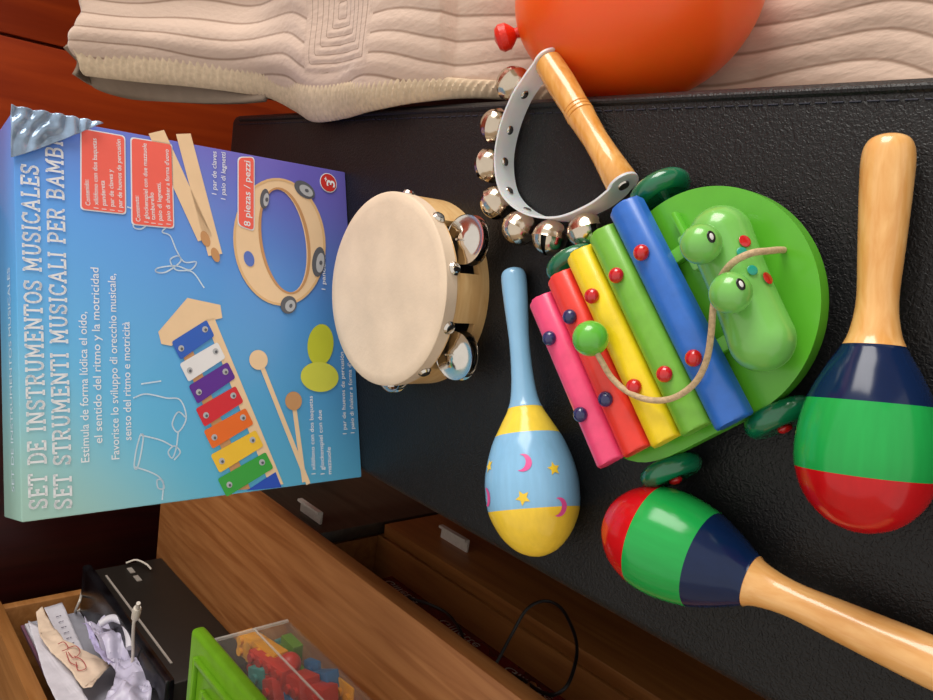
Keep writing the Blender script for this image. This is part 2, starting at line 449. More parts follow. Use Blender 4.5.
# ---- white cable with connector
M_white = mat('white cable plastic', 'D8D0C4', .4)
def PZ(px, py, z): return G(px, py, z)
cb = thing('usb_cable', 'white cable with connector end standing up over the black console', 'cable', PZ(134, 660, .03))
bm = bmesh.new(); tube(bm, catmull([PZ(131, 672, .033), PZ(133, 655, .036), PZ(133, 638, .045), PZ(134, 622, .055), PZ(136, 614, .058)], 8), .0022, 10)
obj('cord', bm, M_white, cb)
a, b = PZ(135, 619, .056), PZ(140, 596, .064)
bm = bmesh.new(); lathe(bm, [(0, 0), (0, .0035), (.004, .0052), (.026, .0056), (.030, .0045), (.030, 0)], 16, frame(a, b-a))
obj('connector', bm, M_white, cb)
bm = bmesh.new(); lathe(bm, [(.030, 0), (.030, .0028), (.042, .0026), (.042, 0)], 12, frame(a, b-a)); obj('metal_tip', bm, M_alu, cb)
bm = bmesh.new(); tube(bm, catmull([W(-.70, 1.29, .0), PZ(76, 612, .035), PZ(80, 600, .04), PZ(82, 592, .012)], 8), .002, 8)
origin(tag(obj('thin_cable', bm, M_white), 'thin white lead rising beside the shelf side panel', 'cable'), PZ(78, 606, .02))
bm = bmesh.new(); tube(bm, catmull([PN(126, 563, -.627), PN(136, 560, -.622), PN(146, 564, -.622), PN(151, 569, -.628)], 8), .0016, 8)
origin(tag(obj('looped_cable', bm, M_white), 'short white loop of cable lying against the console front', 'cable'), PZ(134, 561, -.02))

# ---- papers and plastic bag
def sheet(name, corners, m, label, cat, amp=.006, freq=16, seed=0, nx=24, thick=.0008, group=None):
    """corners: 4 world points in order; a creased sheet between them"""
    bm = bmesh.new(); gr = []
    A, B, Cc, D = [Vector(c) for c in corners]; nn = (B-A).cross(D-A).normalized()
    for i in range(nx+1):
        row = []
        for j in range(nx+1):
            u, v = i/nx, j/nx
            p = A*(1-u)*(1-v) + B*u*(1-v) + Cc*u*v + D*(1-u)*v
            h = noise.noise(Vector((p.x*freq*2+seed, p.y*freq*2, p.z*freq*2)))
            h += .5*abs(noise.noise(Vector((p.x*freq*5, p.y*freq*5+seed, p.z*9))))
            edge = .4*noise.noise(Vector((u*6+seed, v*6, 9)))
            row.append(bm.verts.new(p + nn*amp*h + (B-A).normalized()*amp*edge))
        gr.append(row)
    for i in range(nx):
        for j in range(nx): bm.faces.new((gr[i][j], gr[i+1][j], gr[i+1][j+1], gr[i][j+1]))
    o = obj(name, bm, m, angle=25 if amp > .01 else 180)
    md = o.modifiers.new('thick', 'SOLIDIFY'); md.thickness = thick
    tag(o, label, cat, group); origin(o, (A+B+Cc+D)/4); return o
M_paper = mat('white paper', 'D9D6E0', .7); M_lilac = mat('lilac paper', 'B9B2DC', .6); M_peach = mat('peach paper', 'E8D0B8', .7)
for k, (nn_, m_, lb) in enumerate(((-.722, mat('plum cover', '7C5468', .5), 'plum covered magazine standing upright nearest the tan shelf edge'),
                                (-.714, M_paper, 'white magazine standing between the plum cover and the grey booklet'),
                                (-.706, mat('grey booklet', 'A8A8B4', .5), 'grey booklet standing at the front of the upright papers'))):
    z0 = .0305; zt = .112 - .003*k
    bm = nbox((nn_-.0028, .9, z0), (nn_+.0028, 1.285-.012*k, zt), .0005)
    origin(tag(obj('magazine', bm, m_), lb, 'magazine', 'magazines standing in the shelf'), W(nn_, 1.09, z0))
def psheet(name, px, n, m, label, cat, amp=.004, freq=22, seed=0, lean=0, cuts=4, curl=0, thick=.0008, parent=None):
    """a creased sheet with a given outline, standing about parallel to the shelf front"""
    bm = bmesh.new(); P_ = [PN(x, y, n) for x, y in px]
    zs = [p.z for p in P_]; zm = min(zs)
    vs = [bm.verts.new(p) for p in P_]; bm.faces.new(vs)
    bmesh.ops.triangulate(bm, faces=bm.faces[:])
    for _ in range(cuts):
        bmesh.ops.subdivide_edges(bm, edges=[e for e in bm.edges if e.calc_length() > .006], cuts=1, use_grid_fill=True)
        bmesh.ops.triangulate(bm, faces=bm.faces[:])
    for v in bm.verts:
        c = v.co
        h = noise.noise(Vector((c.x*freq+seed, c.y*freq, c.z*freq*1.5))) + .7*abs(noise.noise(Vector((c.x*freq*2.3, c.y*freq*2.3+seed, c.z*freq*2.1))))
        v.co = c + NV*(amp*h + lean*(c.z-zm))
    o = obj(name, bm, m, angle=30 if amp > .006 else 180)
    md = o.modifiers.new('thick', 'SOLIDIFY'); md.thickness = thick
    tag(o, label, cat)
    ctr_ = sum(P_, Vector())/len(P_); ctr_.z = zm; origin(o, ctr_); return o
psheet('printed_sheet', [(44, 608), (62, 603), (84, 652), (70, 660)], -.690, M_paper, 'white printed sheet sticking up behind the peach paper', 'paper', .002)
bm = bmesh.new()
for k in range(6):
    p = PN(56+2.6*k, 617+5.4*k, -.6865); q = PN(61+2.6*k, 615.5+5.4*k, -.6865)
    tube(bm, [p, p.lerp(q, .55)], .0007, 5); tube(bm, [p.lerp(q, .7), q], .0007, 5)
ps = bpy.data.objects['printed_sheet']; o = obj('print_marks', bm, mat('grey ink', '6C6878', .8), ps); o['kind'] = 'stuff'
psheet('white_paper', [(28, 622), (44, 628), (66, 668), (92, 706), (62, 716), (44, 676)], -.684, M_paper, 'white sheet lying below the peach paper beside the magazines', 'paper', .004, 22, 8)
pp = psheet('peach_paper', [(36, 614), (42, 610), (50, 622), (64, 641), (88, 652), (106, 662), (110, 668), (98, 676), (92, 690), (84, 690), (60, 660), (40, 638)], -.672, M_peach, 'creased peach paper with faint red drawing on it', 'paper', .006, 24, 3)
bm = bmesh.new()
for cp_ in ([(52, 652), (58, 650), (62, 656), (56, 659)], [(62, 656), (70, 654), (74, 660), (68, 666), (62, 660)], [(68, 664), (76, 668), (80, 676), (72, 678), (70, 670)], [(60, 660), (64, 670), (72, 674)]):
    tube(bm, catmull([PN(x+6, y-8, -.6655) for x, y in cp_], 5), .0006, 5)
o = obj('red_drawing', bm, mat('red ink', 'B44848', .7), pp)
bag = psheet('plastic_bag', [(84, 617), (92, 624), (104, 618), (118, 617), (128, 626), (131, 640), (127, 650), (138, 664), (149, 678), (152, 690), (149, 712), (96, 712), (112, 690), (116, 672), (106, 655), (90, 640)], -.655, mat('crumpled white plastic', 'CAC6DE', .35, noise_amt=.1, noise_scale=40), 'crumpled white and lilac plastic bag on the console beside the peach paper', 'plastic bag', .018, 26, 5)
bm = bmesh.new()
tube(bm, catmull([PN(100, 624, -.640), PN(112, 618, -.632), PN(124, 623, -.630), PN(129, 636, -.632), PN(130, 648, -.640)], 8), .0055, 12)
o = obj('rolled_edge', bm, mat('white plastic', 'DCDAE4', .35), bag)
psheet('lilac_sheet', [(82, 622), (90, 630), (104, 650), (114, 666), (108, 670), (96, 650)], -.636, M_lilac, 'lilac crumpled sheet leaning on the plastic bag', 'paper', .010, 30, 11)

# ================================================================ TOY BOX
M_lime = mat('lime green plastic', '6FA81C', .4, bump=.1)
M_clear = mat('clear plastic', 'DCDCD4', .12, 0, .02, 20, alpha=.05)
tb = thing('toy_box', 'clear plastic toy box with lime green lid on the media unit', 'storage box', W(-.62, .68, -.0995))
n0, n1, d0, d1 = -.735, -.533, .45, .818
bm = bmesh.new()
t_ = .002
box(bm, (n0, d0, -.0995), (n1, d1, -.0975), RW)
for a, b in (((n0, d0, -.0975), (n0+t_, d1, .005)), ((n1-t_, d0, -.0975), (n1, d1, .005)), ((n0+t_, d0, -.0975), (n1-t_, d0+t_, .005)), ((n0+t_, d1-t_, -.0975), (n1-t_, d1, .005))):
    box(bm, a, b, RW)
obj('tub', bm, M_clear, tb, smooth=False)
bm = bmesh.new()
for z in (-.05,):
    box(bm, (n1, d0, z-.0012), (n1+.0015, d1, z+.0012), RW)
box(bm, (n1, .60, -.0975), (n1+.0015, .603, .005), RW); box(bm, (n1-.001, d1-.004, -.0975), (n1+.002, d1, .005), RW)
obj('rim_lines', bm, mat('clear ridge', 'E8E8E0', .15, alpha=.45), tb, smooth=False)
bm = bmesh.new(); box(bm, (n0-.012, d0-.012, .010), (n1+.016, d1+.014, .028), RW, .006, 3)
lid = obj('lid', bm, M_lime, tb)
bm = bmesh.new()
for k in range(2):
    e = .022 + .028*k
    A = (n0-.012+e, d0-.012+e); B = (n1+.014-e, d1+.012-e); w = .007
    for a, b in ((A, (B[0], A[1]+w)), ((A[0], B[1]-w), B), ((A[0], A[1]+w), (A[0]+w, B[1]-w)), ((B[0]-w, A[1]+w), (B[0], B[1]-w))):
        box(bm, (a[0], a[1], .0275), (b[0], b[1], .034), RW, .0015, 2)
r = obj('lid_rib', bm, M_lime, tb); r.parent = lid
bm = bmesh.new(); box(bm, (n0-.004, d0, .0335-.003), (n0+.012, d1, .041), RW, .003, 2)
r = obj('lid_handle', bm, M_lime, tb); r.parent = lid
COL = {'yellow': 'E8A014', 'red': 'C8281C', 'blue': '2E6C9C', 'green': '5C8C1E', 'teal': '3C8C84'}
MB = {k: mat(k + ' block plastic', v, .4) for k, v in COL.items()}
def brick(px, py, n, sz, c, label, rz=0, knobs=(2, 1), rx=0):
    p = PN(px, py, n); w, l, h = sz
    M = Matrix.Translation(p) @ RW @ Matrix.Rotation(rz, 4, 'Z') @ Matrix.Rotation(rx, 4, 'X')
    t = thing('toy_block', label, 'toy block', matrix=M, group='toy blocks in the clear box')
    bm = bmesh.new(); box(bm, (-w/2, -l/2, -h/2), (w/2, l/2, h/2), None, .0015, 2)
    obj('brick', bm, MB[c], t, local=True)
    bm = bmesh.new()
    for i in range(knobs[0]):
        for j in range(knobs[1]):
            x = (j-(knobs[1]-1)/2)*w/knobs[1]; y = (i-(knobs[0]-1)/2)*l/knobs[0]
            lathe(bm, [(h/2-.001, .0055), (h/2+.004, .0055), (h/2+.004, 0)], 14, Matrix.Translation((x, y, 0)) @ Matrix.Rotation(-pi/2, 4, 'Y'))
    obj('studs', bm, MB[c], t, local=True)
brick(262, 652, -.565, (.03, .085, .022), 'yellow', 'long yellow toy block near the lid in the clear box', .1, (4, 2), .1)
brick(272, 668, -.562, (.026, .075, .022), 'red', 'long red toy block below the long yellow one', .1, (4, 2), .1)
brick(303, 647, -.562, (.03, .034, .05), 'green', 'olive green toy block at the far end of the clear box', 0, (3, 1))
brick(322, 652, -.558, (.03, .05, .03), 'blue', 'blue toy block near the bottom far corner of the box', .2, (2, 1))
brick(303, 687, -.56, (.03, .035, .028), 'red', 'short red toy block in the middle of the box', .3, (2, 1))
brick(275, 690, -.575, (.03, .03, .02), 'red', 'small red toy block close under the lid', .5, (1, 1))
brick(352, 692, -.557, (.03, .035, .022), 'yellow', 'small yellow toy block at the bottom front of the box', .1, (2, 1))
brick(330, 682, -.558, (.03, .04, .03), 'blue', 'blue toy block between the short red and the small yellow blocks', .5, (2, 1))
brick(262, 650, -.60, (.03, .045, .02), 'teal', 'teal toy block behind the long yellow one', .1, (2, 1))
for px, py, n_, sz, c, lb in ((314, 637, -.558, (.02, .022, .026), 'green', 'small olive green toy block in the far bottom corner of the box'),
        (337, 664, -.556, (.026, .03, .024), 'blue', 'blue toy block touching the front wall between two other blue ones'),
        (318, 668, -.562, (.024, .026, .024), 'blue', 'blue toy block behind the round red piece'),
        (288, 648, -.572, (.024, .03, .022), 'teal', 'teal toy block beside the round red piece'),
        (345, 684, -.560, (.024, .024, .024), 'blue', 'blue toy block next to the small yellow one at the bottom'),
        (322, 696, -.558, (.026, .03, .026), 'red', 'red toy block at the lower edge of the view'),
        (262, 676, -.572, (.024, .03, .02), 'teal', 'teal toy block tucked under the lid edge')):
    brick(px, py, n_, sz, c, lb, .3, (1, 1), .2)
bm = bmesh.new(); p = PN(290, 664, -.552); ball(bm, p, .0145, 24, 16, (1, 1, .95))
origin(tag(obj('toy_ball', bm, MB['red']), 'round red toy piece in the middle of the clear box', 'toy ball', 'toy blocks in the clear box'), p)
for k, (n_, d_, c, zt) in enumerate(((-.60, .78, 'green', -.04), (-.60, .72, 'blue', -.03), (-.60, .66, 'red', -.03), (-.60, .60, 'yellow', -.02), (-.60, .54, 'blue', -.02))):
    M = Matrix.Translation(W(n_, d_, -.0975+.018)) @ RW
    t = thing('toy_block', ('%s toy block lying on the floor of the clear box at its ' % c) + ['far end', 'far half', 'middle', 'near half', 'near end'][k], 'toy block', matrix=M, group='toy blocks in the clear box')
    bm = bmesh.new(); box(bm, (-.03, -.024, -.018), (.03, .024, .03), None, .0015, 2)
    obj('brick', bm, MB[c], t, local=True)

# ---- niche contents: magazines and black cables
M_mag = mat('dark red glossy cover', '6A0E12', .25, noise_amt=.5, noise_scale=30)
mg = thing('magazine_stack', 'dark red printed box lying in the open niche under the cable', 'box', W(-.56, .62, -.243))
bm = nbox((-.62, .36, -.243), (-.488, .79, -.205), .001); obj('carton', bm, M_mag, mg)
# ================================================================ text helpers
def text_geo(s, bold=0):
    cu = bpy.data.curves.new('t', 'FONT'); cu.body = s; cu.size = 1; cu.offset = bold; cu.resolution_u = 3; cu.fill_mode = 'FRONT'
    to = bpy.data.objects.new('t', cu); C.objects.link(to)
    dg = bpy.context.evaluated_depsgraph_get(); me = bpy.data.meshes.new_from_object(to.evaluated_get(dg))
    vs = [(v.co.x, v.co.y) for v in me.vertices]; fs = [tuple(p.vertices) for p in me.polygons]
    bpy.data.objects.remove(to); bpy.data.curves.remove(cu); bpy.data.meshes.remove(me)
    return vs, fs
def put_text(bm, s, o, ux, uy, length, cap, bold=0):
    """o = start of baseline (Vector), ux/uy unit vectors, length of the line, cap height"""
    vs, fs = text_geo(s, bold)
    x0 = min(v[0] for v in vs); x1 = max(v[0] for v in vs)
    sx = length/(x1-x0); sy = cap/.69
    nv = [bm.verts.new(o + ux*((x-x0)*sx) + uy*(y*sy)) for x, y in vs]
    for f in fs:
        try: bm.faces.new([nv[i] for i in f])
        except ValueError: pass
M_grp = mat('grey white print', '9C948C', .5)
for d_ in (.78, .66, .54):
    bm = bmesh.new(); put_text(bm, 'Gillette', W(-.4875, d_, -.232), -DV, Vector((0, 0, 1)), .07, .013)
    obj('printed_lettering', bm, M_grp, mg, smooth=False)
M_blk = mat('black cable rubber', '0A0A0C', .45)
def cable(pts, label, r=.0019):
    bm = bmesh.new(); w = catmull(pts, 10); tube(bm, w, r, 8)
    origin(tag(obj('power_cable', bm, M_blk), label, 'cable', 'black cables in the niche'), w[0])
cable([W(-.55, .80, -.20), PN(378, 603, -.50), PN(396, 597, -.46), PN(420, 601, -.45), PN(445, 612, -.45), PN(460, 630, -.455), PN(464, 645, -.46), PN(468, 658, -.47), PN(490, 668, -.475), PN(515, 680, -.47), PN(535, 694, -.455), PN(545, 705, -.45)],
      'black cable winding over the red box in the niche')
cable([PN(488, 676, -.47), PN(497, 662, -.455), PN(512, 634, -.43), PN(527, 609, -.405), PN(545, 601, -.395), PN(561, 608, -.392), PN(573, 630, -.395), PN(577, 650, -.40), PN(573, 672, -.41), PN(565, 688, -.42), PN(552, 695, -.43), PN(538, 690, -.44), PN(520, 678, -.455), PN(500, 672, -.47)],
      'black cable loop standing up out of the niche')
bm = bmesh.new(); a = PN(514, 697, -.45); b = PN(537, 684, -.45); lathe(bm, [(0, 0), (0, .004), (.03, .0055), (.034, .003), (.034, 0)], 12, frame(a, b-a))
origin(tag(obj('wooden_peg', bm, M_wal), 'small brown wooden peg lying at the niche edge under the cable', 'peg'), a)

# ================================================================ MUSIC SET BOX
BL, BR = G(362, 477, 0), G(345.5, 172, 0)
U = (BR-BL); BW = U.length; U.normalize(); BH = .2785; TH = .055
INW = Vector((-U.y, U.x, 0))                     # away from the viewer
BM = Matrix.Translation(BL) @ Matrix((U, INW, Vector((0, 0, 1)))).transposed().to_4x4()
def card():
    m, nt, b = newmat('printed blue card')
    b.inputs['Roughness'].default_value = .32; b.inputs['Coat Weight'].default_value = .15
    tc = nt.nodes.new('ShaderNodeTexCoord'); sp = nt.nodes.new('ShaderNodeSeparateXYZ'); nt.links.new(tc.outputs['Object'], sp.inputs[0])
    def mr(sock, a, b_):
        n = nt.nodes.new('ShaderNodeMapRange'); n.interpolation_type = 'SMOOTHSTEP'
        n.inputs['From Min'].default_value = a; n.inputs['From Max'].default_value = b_; nt.links.new(sock, n.inputs['Value']); return n.outputs['Result']
    def mix(f, A, B):
        n = nt.nodes.new('ShaderNodeMix'); n.data_type = 'RGBA'; nt.links.new(f, n.inputs['Factor'])
        for s, k in ((A, 'A'), (B, 'B')):
            if isinstance(s, str): n.inputs[k].default_value = lin(s)
            else: nt.links.new(s, n.inputs[k])
        return n.outputs['Result']
    # left-right: cyan -> blue -> violet; bottom of the left half deepens to clear blue, top left to green grey
    ad = nt.nodes.new('ShaderNodeMath'); ad.operation = 'MULTIPLY_ADD'; ad.inputs[1].default_value = -.35
    nt.links.new(sp.outputs['Z'], ad.inputs[0]); nt.links.new(sp.outputs['X'], ad.inputs[2])
    a = mix(mr(ad.outputs[0], -.10, .17), '68CCF0', '5598E4')
    a = mix(mr(ad.outputs[0], .12, .27), a, '6A62BE')
    # green grey print tint in the top left corner
    s2 = nt.nodes.new('ShaderNodeMath'); s2.operation = 'SUBTRACT'; nt.links.new(sp.outputs['Z'], s2.inputs[0]); nt.links.new(sp.outputs['X'], s2.inputs[1])
    a = mix(mr(s2.outputs[0], .12, .28), a, 'A2CCC0')
    nt.links.new(a, b.inputs['Base Color'])
    return m
M_card = card()
mb = thing('instrument_set_box', 'large blue printed cardboard box of musical instruments standing on the leather', 'box', matrix=BM)
bm = bmesh.new(); box(bm, (0, 0, 0.0002), (BW, TH, BH), None, .0012, 2)
obj('carton', bm, M_card, mb, local=True)
FN = INW
def Fp(px, py):
    d = ray(px, py); t = (BL-CAM).dot(FN)/d.dot(FN); q = CAM + d*t - BL
    return Vector((q.dot(U), q.z))
LAYER = [0]
def art(name, polys, m, layer, label=None, tri=False):
    """flat printed shapes; polys are lists of (u, v) on the front"""
    bm = bmesh.new()
    for pl in polys:
        vs = [bm.verts.new((u, -.00022*layer-.0002, v)) for u, v in pl]
        f = bm.faces.new(vs)
    bmesh.ops.triangulate(bm, faces=bm.faces[:])
    o = obj(name, bm, m, mb, smooth=False, local=True)
    if label: o['label'] = label
    return o
def fx(pts): return [tuple(Fp(*p)) for p in pts]
def strokes(lines, w, jd=True):
    """thick polylines as quads + joint discs, in face coordinates"""
    out = []
    for ln in lines:
        for a, b in zip(ln, ln[1:]):
            a = Vector(a); b = Vector(b); t = b-a
            if t.length < 1e-7: continue
            t.normalize(); n = Vector((-t.y, t.x))*w/2
            out.append([tuple(a-n), tuple(b-n), tuple(b+n), tuple(a+n)])
        if jd:
            for p in ln[1:-1]:
                out.append([(p[0]+w/2*cos(k*pi/4), p[1]+w/2*sin(k*pi/4)) for k in range(8)])
    return out
def pmat(name, c, rough=.4): return mat(name, c, rough, 0, .02)
P_white = pmat('white print', 'E6ECF2'); P_pink = pmat('coral print', 'F0685C'); P_red = pmat('red print', 'C8322E')
P_line = pmat('pale line print', 'D4EAF8'); P_wood = pmat('wood print', 'DDB888'); P_wood2 = pmat('light wood print', 'EBCDA6'); P_wood3 = pmat('tan wood print', 'C49466')
# slab-serif title, own stroke letters on a 0..1 high body
SL = {
 'I': (.42, [[(.21, 0), (.21, 1)], [(.05, 0), (.37, 0)], [(.05, 1), (.37, 1)]]),
 'E': (.74, [[(.18, 0), (.18, 1)], [(.03, 0), (.68, 0), (.68, .2)], [(.03, 1), (.66, 1), (.66, .8)], [(.18, .52), (.48, .52)], [(.48, .40), (.48, .64)]]),
 'T': (.78, [[(.39, 0), (.39, 1)], [(.2, 0), (.58, 0)], [(.05, .78), (.05, 1), (.73, 1), (.73, .78)]]),
 'D': (.82, [[(.2, 0), (.2, 1)], [(.03, 0), (.42, 0), (.64, .12), (.74, .36), (.74, .64), (.64, .88), (.42, 1), (.03, 1)]]),
 'N': (.92, [[(.18, 0), (.18, 1)], [(.03, 1), (.2, 1)], [(.2, .98), (.72, .04)], [(.74, 0), (.74, 1)], [(.03, 0), (.34, 0)], [(.6, 1), (.9, 1)]]),
 'R': (.86, [[(.18, 0), (.18, 1)], [(.03, 0), (.36, 0)], [(.03, 1), (.5, 1), (.66, .92), (.7, .75), (.64, .58), (.5, .5), (.18, .5)], [(.46, .5), (.68, .03), (.84, 0)]]),
 'U': (.88, [[(.17, 1), (.17, .3), (.26, .07), (.44, 0), (.62, .07), (.71, .3), (.71, 1)], [(.02, 1), (.33, 1)], [(.56, 1), (.86, 1)]]),
 'M': (1.05, [[(.18, 0), (.18, 1)], [(.03, 1), (.2, 1)], [(.2, 1), (.52, .25), (.84, 1)], [(.86, 0), (.86, 1)], [(.84, 1), (1.02, 1)], [(.03, 0), (.33, 0)], [(.71, 0), (1.02, 0)]]),
 'O': (.84, [[(.42, 0), (.2, .1), (.09, .34), (.09, .66), (.2, .9), (.42, 1), (.64, .9), (.75, .66), (.75, .34), (.64, .1), (.42, 0)]]),
 'C': (.80, [[(.72, .25), (.6, .06), (.42, 0), (.2, .1), (.09, .34), (.09, .66), (.2, .9), (.42, 1), (.6, .93), (.7, .78)], [(.7, .7), (.7, 1)]]),
 'S': (.72, [[(.1, .3), (.1, .0)], [(.1, .22), (.2, .04), (.36, 0), (.54, .05), (.62, .22), (.55, .4), (.36, .5), (.17, .6), (.1, .77), (.18, .95), (.35, 1), (.5, .96), (.6, .8)], [(.6, .7), (.6, 1)]]),
 'A': (.90, [[(.13, 0), (.45, 1), (.77, 0)], [(.25, .34), (.65, .34)], [(.0, 0), (.28, 0)], [(.6, 0), (.9, 0)]]),
 'L': (.74, [[(.18, 0), (.18, 1)], [(.03, 0), (.68, 0), (.68, .26)], [(.03, 1), (.36, 1)]]),
 'P': (.78, [[(.18, 0), (.18, 1)], [(.03, 0), (.38, 0)], [(.03, 1), (.5, 1), (.66, .9), (.7, .72), (.64, .54), (.5, .45), (.18, .45)]]),
 'B': (.82, [[(.18, 0), (.18, 1)], [(.03, 1), (.48, 1), (.63, .92), (.66, .76), (.6, .6), (.46, .53), (.18, .53)], [(.46, .53), (.66, .44), (.71, .27), (.64, .08), (.48, 0), (.03, 0)]]),
 ' ': (.42, [])}
def slab(s, p0, p1, cap, w=.15):
    p0 = Vector(p0); p1 = Vector(p1); ux = (p1-p0).normalized(); uy = Vector((-ux.y, ux.x))
    tot = sum(SL[c][0]+.1 for c in s)-.1; k = (p1-p0).length/tot; x = 0; out = []
    for c in s:
        wd, ls = SL[c]
        lines = [[tuple(p0 + ux*(x+a)*k + uy*b*cap) for a, b in ln] for ln in ls]
        out += strokes(lines, w*cap)
        x += wd + .1
    return out
def title(name, s, a, b, cap, layer=3):
    art(name, slab(s, Fp(*a), Fp(*b), cap), P_white, layer, 'white slab lettering')
title('printed_title', 'SET DE INSTRUMENTOS MUSICALES', (46.5, 508), (37.5, 166), .0105)
# second line runs on under the crinkled corner
title('printed_title', 'SET STRUMENTI MUSICALI PER BAMBINI', (71, 508), (61, 121), .0105)
def lines(name, items, m=P_white, bold=.008, layer=3):
    """items: (text, start pixel, end pixel, cap height)"""
    bm = bmesh.new()
    for s, a, b, cap in items:
        a = Fp(*a); b = Fp(*b); t = (b-a).normalized(); y = -.00022*layer-.0002
        ux = Vector((t.x, 0, t.y)); uy = Vector((-t.y, 0, t.x))
        put_text(bm, s, Vector((a.x, y, a.y)), ux, uy, (b-a).length, cap, bold)
    return obj(name, bm, m, mb, smooth=False, local=True)
lines('printed_text', [('Estimula de forma lúdica el oído,', (89, 462), (86, 312), .0055), ('el sentido del ritmo y la motricidad', (102, 443), (98, 268), .0055),
      ('Favorisce lo sviluppo di orecchio musicale,', (119, 459), (115, 274), .0055), ('senso del ritmo e motricità', (131, 440), (129, 322), .0055)], bold=.006)
def rrect(c4, r=.0025):
    """rounded quadrilateral from four face points"""
    out = []
    k = len(c4)
    for i in range(k):
        p = Vector(c4[i]); a = (Vector(c4[i-1])-p).normalized(); b = (Vector(c4[(i+1) % k])-p).normalized()
        for t in range(5):
            t /= 4; out.append(tuple(p + a*r*(1-t)**2 + b*r*t**2))
    return out
def panel(c, r=.003, w=.0009, name='printed_panel', ly=2):
    q = fx(c); cx = sum(p[0] for p in q)/4; cy = sum(p[1] for p in q)/4
    art(name, [rrect([(cx+(p[0]-cx)*1.0, cy+(p[1]-cy)*1.0) for p in q], r)], P_white, ly)
    sh = []
    for p in q:
        sh.append((p[0]-w*(1 if p[0] > cx else -1), p[1]-w*(1 if p[1] > cy else -1)))
    art(name, [rrect(sh, r)], P_pink, ly+1, 'coral red panel with a white border')
panel([(80, 210), (80, 128), (125, 136), (126, 215)])
panel([(131, 225), (130, 137), (172, 144), (174, 229)])
panel([(237, 226), (237, 157), (254, 157), (254, 232)], .004, ly=4)
lines('panel_text', [('Contenido:', (90, 206), (88, 180), .0033), ('1 xilófono con dos baquetas', (98, 209), (96, 139), .0033), ('1 pandereta', (106, 210), (104, 181), .0033),
      ('1 par de claves y', (114, 211), (112, 170), .0033), ('1 par de huevos de percusión', (122, 212), (120, 140), .0033),
      ('Contenuto:', (140, 222), (138, 196), .0033), ('1 glockenspiel con due mazzuole', (148, 223), (146, 144), .0033), ('1 tamburello', (155, 224), (153, 193), .0033),
      ('1 paio di legnetti,', (162, 225), (160, 183), .0033), ('1 paio di shaker a forma d\'uovo', (170, 225), (168, 150), .0033)], layer=4)
lines('panel_text', [('8 piezas / pezzi', (249.5, 227), (249.5, 162), .0058)], layer=6, bold=.01)
lines('printed_text', [('1 par de claves', (216, 195), (216, 152), .0040), ('1 paio di legnetti', (225, 200), (225, 153), .0040)])
lines('printed_text', [('1 xilófono con dos baquetas', (315, 474), (312, 396), .0040), ('1 glockenspiel con due', (324, 474), (321, 410), .0040), ('mazzuole', (331, 474), (330, 447), .0040)])
lines('printed_text', [('1 par de huevos de percusión', (346, 434), (343, 352), .0040), ('1 paio di shaker a forma d\'uovo', (354, 433), (350, 350), .0040)])
lines('printed_text', [('1 pandereta', (325, 290), (325, 250), .0040), ], layer=2)
def disc(c, r, n=28, r2=None, rot=0):
    r2 = r2 or r; return [(c[0]+r*cos(2*pi*k/n)*cos(rot)-r2*sin(2*pi*k/n)*sin(rot), c[1]+r*cos(2*pi*k/n)*sin(rot)+r2*sin(2*pi*k/n)*cos(rot)) for k in range(n)]
c3 = Fp(328, 183)
art('age_badge', [disc(c3, .0092)], P_white, 2); art('age_badge', [disc(c3, .0084)], P_red, 3, 'red age badge')
lines('age_badge_text', [('3', (334, 188), (334, 181.5), .0085), ('+', (327, 182), (327, 177.5), .004)], layer=4, bold=.02)
# claves
def pband(name, a, b, w, m, layer):
    a = Fp(*a); b = Fp(*b); return art(name, strokes([[tuple(a), tuple(b)]], w, False), m, layer)
def clave(a, b, w, cap):
    pband('printed_clave', a, b, w, P_wood2, 2)
    c = Fp(*b); art('printed_clave', [disc(c, w*.5, 16, w*.28, .3)], P_wood3, 3)
clave((183, 134), (215, 255), .0125, 0); clave((156, 132), (205, 239), .0135, 0)
# tambourine picture: a ring seen at an angle, with jingles
def ell(cx, cy, rx, ry, n=48, rot=0):
    pts = []
    for k in range(n):
        a = 2*pi*k/n; x = rx*cos(a); y = ry*sin(a)
        pts.append((cx + x*cos(rot)-y*sin(rot), cy + x*sin(rot)+y*cos(rot)))
    return pts
def ring(outer, inner):
    k = len(outer); return [[outer[i], outer[(i+1) % k], inner[(i+1) % k], inner[i]] for i in range(k)]
rot = -.10
out_back = fx(ell(273, 239, 42, 62, rot=-.12)); out_front = fx(ell(291, 240, 38, 61, rot=-.12))
inner_f = fx(ell(293, 241, 30, 53, rot=-.12)); inner_v = fx(ell(290, 240, 28, 50, rot=-.12))
art('printed_tambourine', ring(fx(ell(279, 242, 46, 64, rot=-.10)), fx(ell(283, 241, 22, 52, rot=-.16))), P_wood2, 2, 'picture of a wooden tambourine')
art('printed_tambourine', ring(fx(ell(279, 242, 46, 64, rot=-.10)), fx(ell(279, 242, 43.5, 61.5, rot=-.10))), P_wood, 3)
art('printed_tambourine', ring(fx(ell(284, 241, 25, 54, rot=-.16)), fx(ell(284, 241, 22, 52, rot=-.16))), P_wood3, 3)
P_blue = pmat('blue print', '5A78C8')
art('printed_tambourine', [fx(ell(248.5, 259, 5, 8, 20, -.3))], P_blue, 4)
P_grey = pmat('grey print', '5C6068'); P_silver = pmat('silver print', 'B4B8BE')
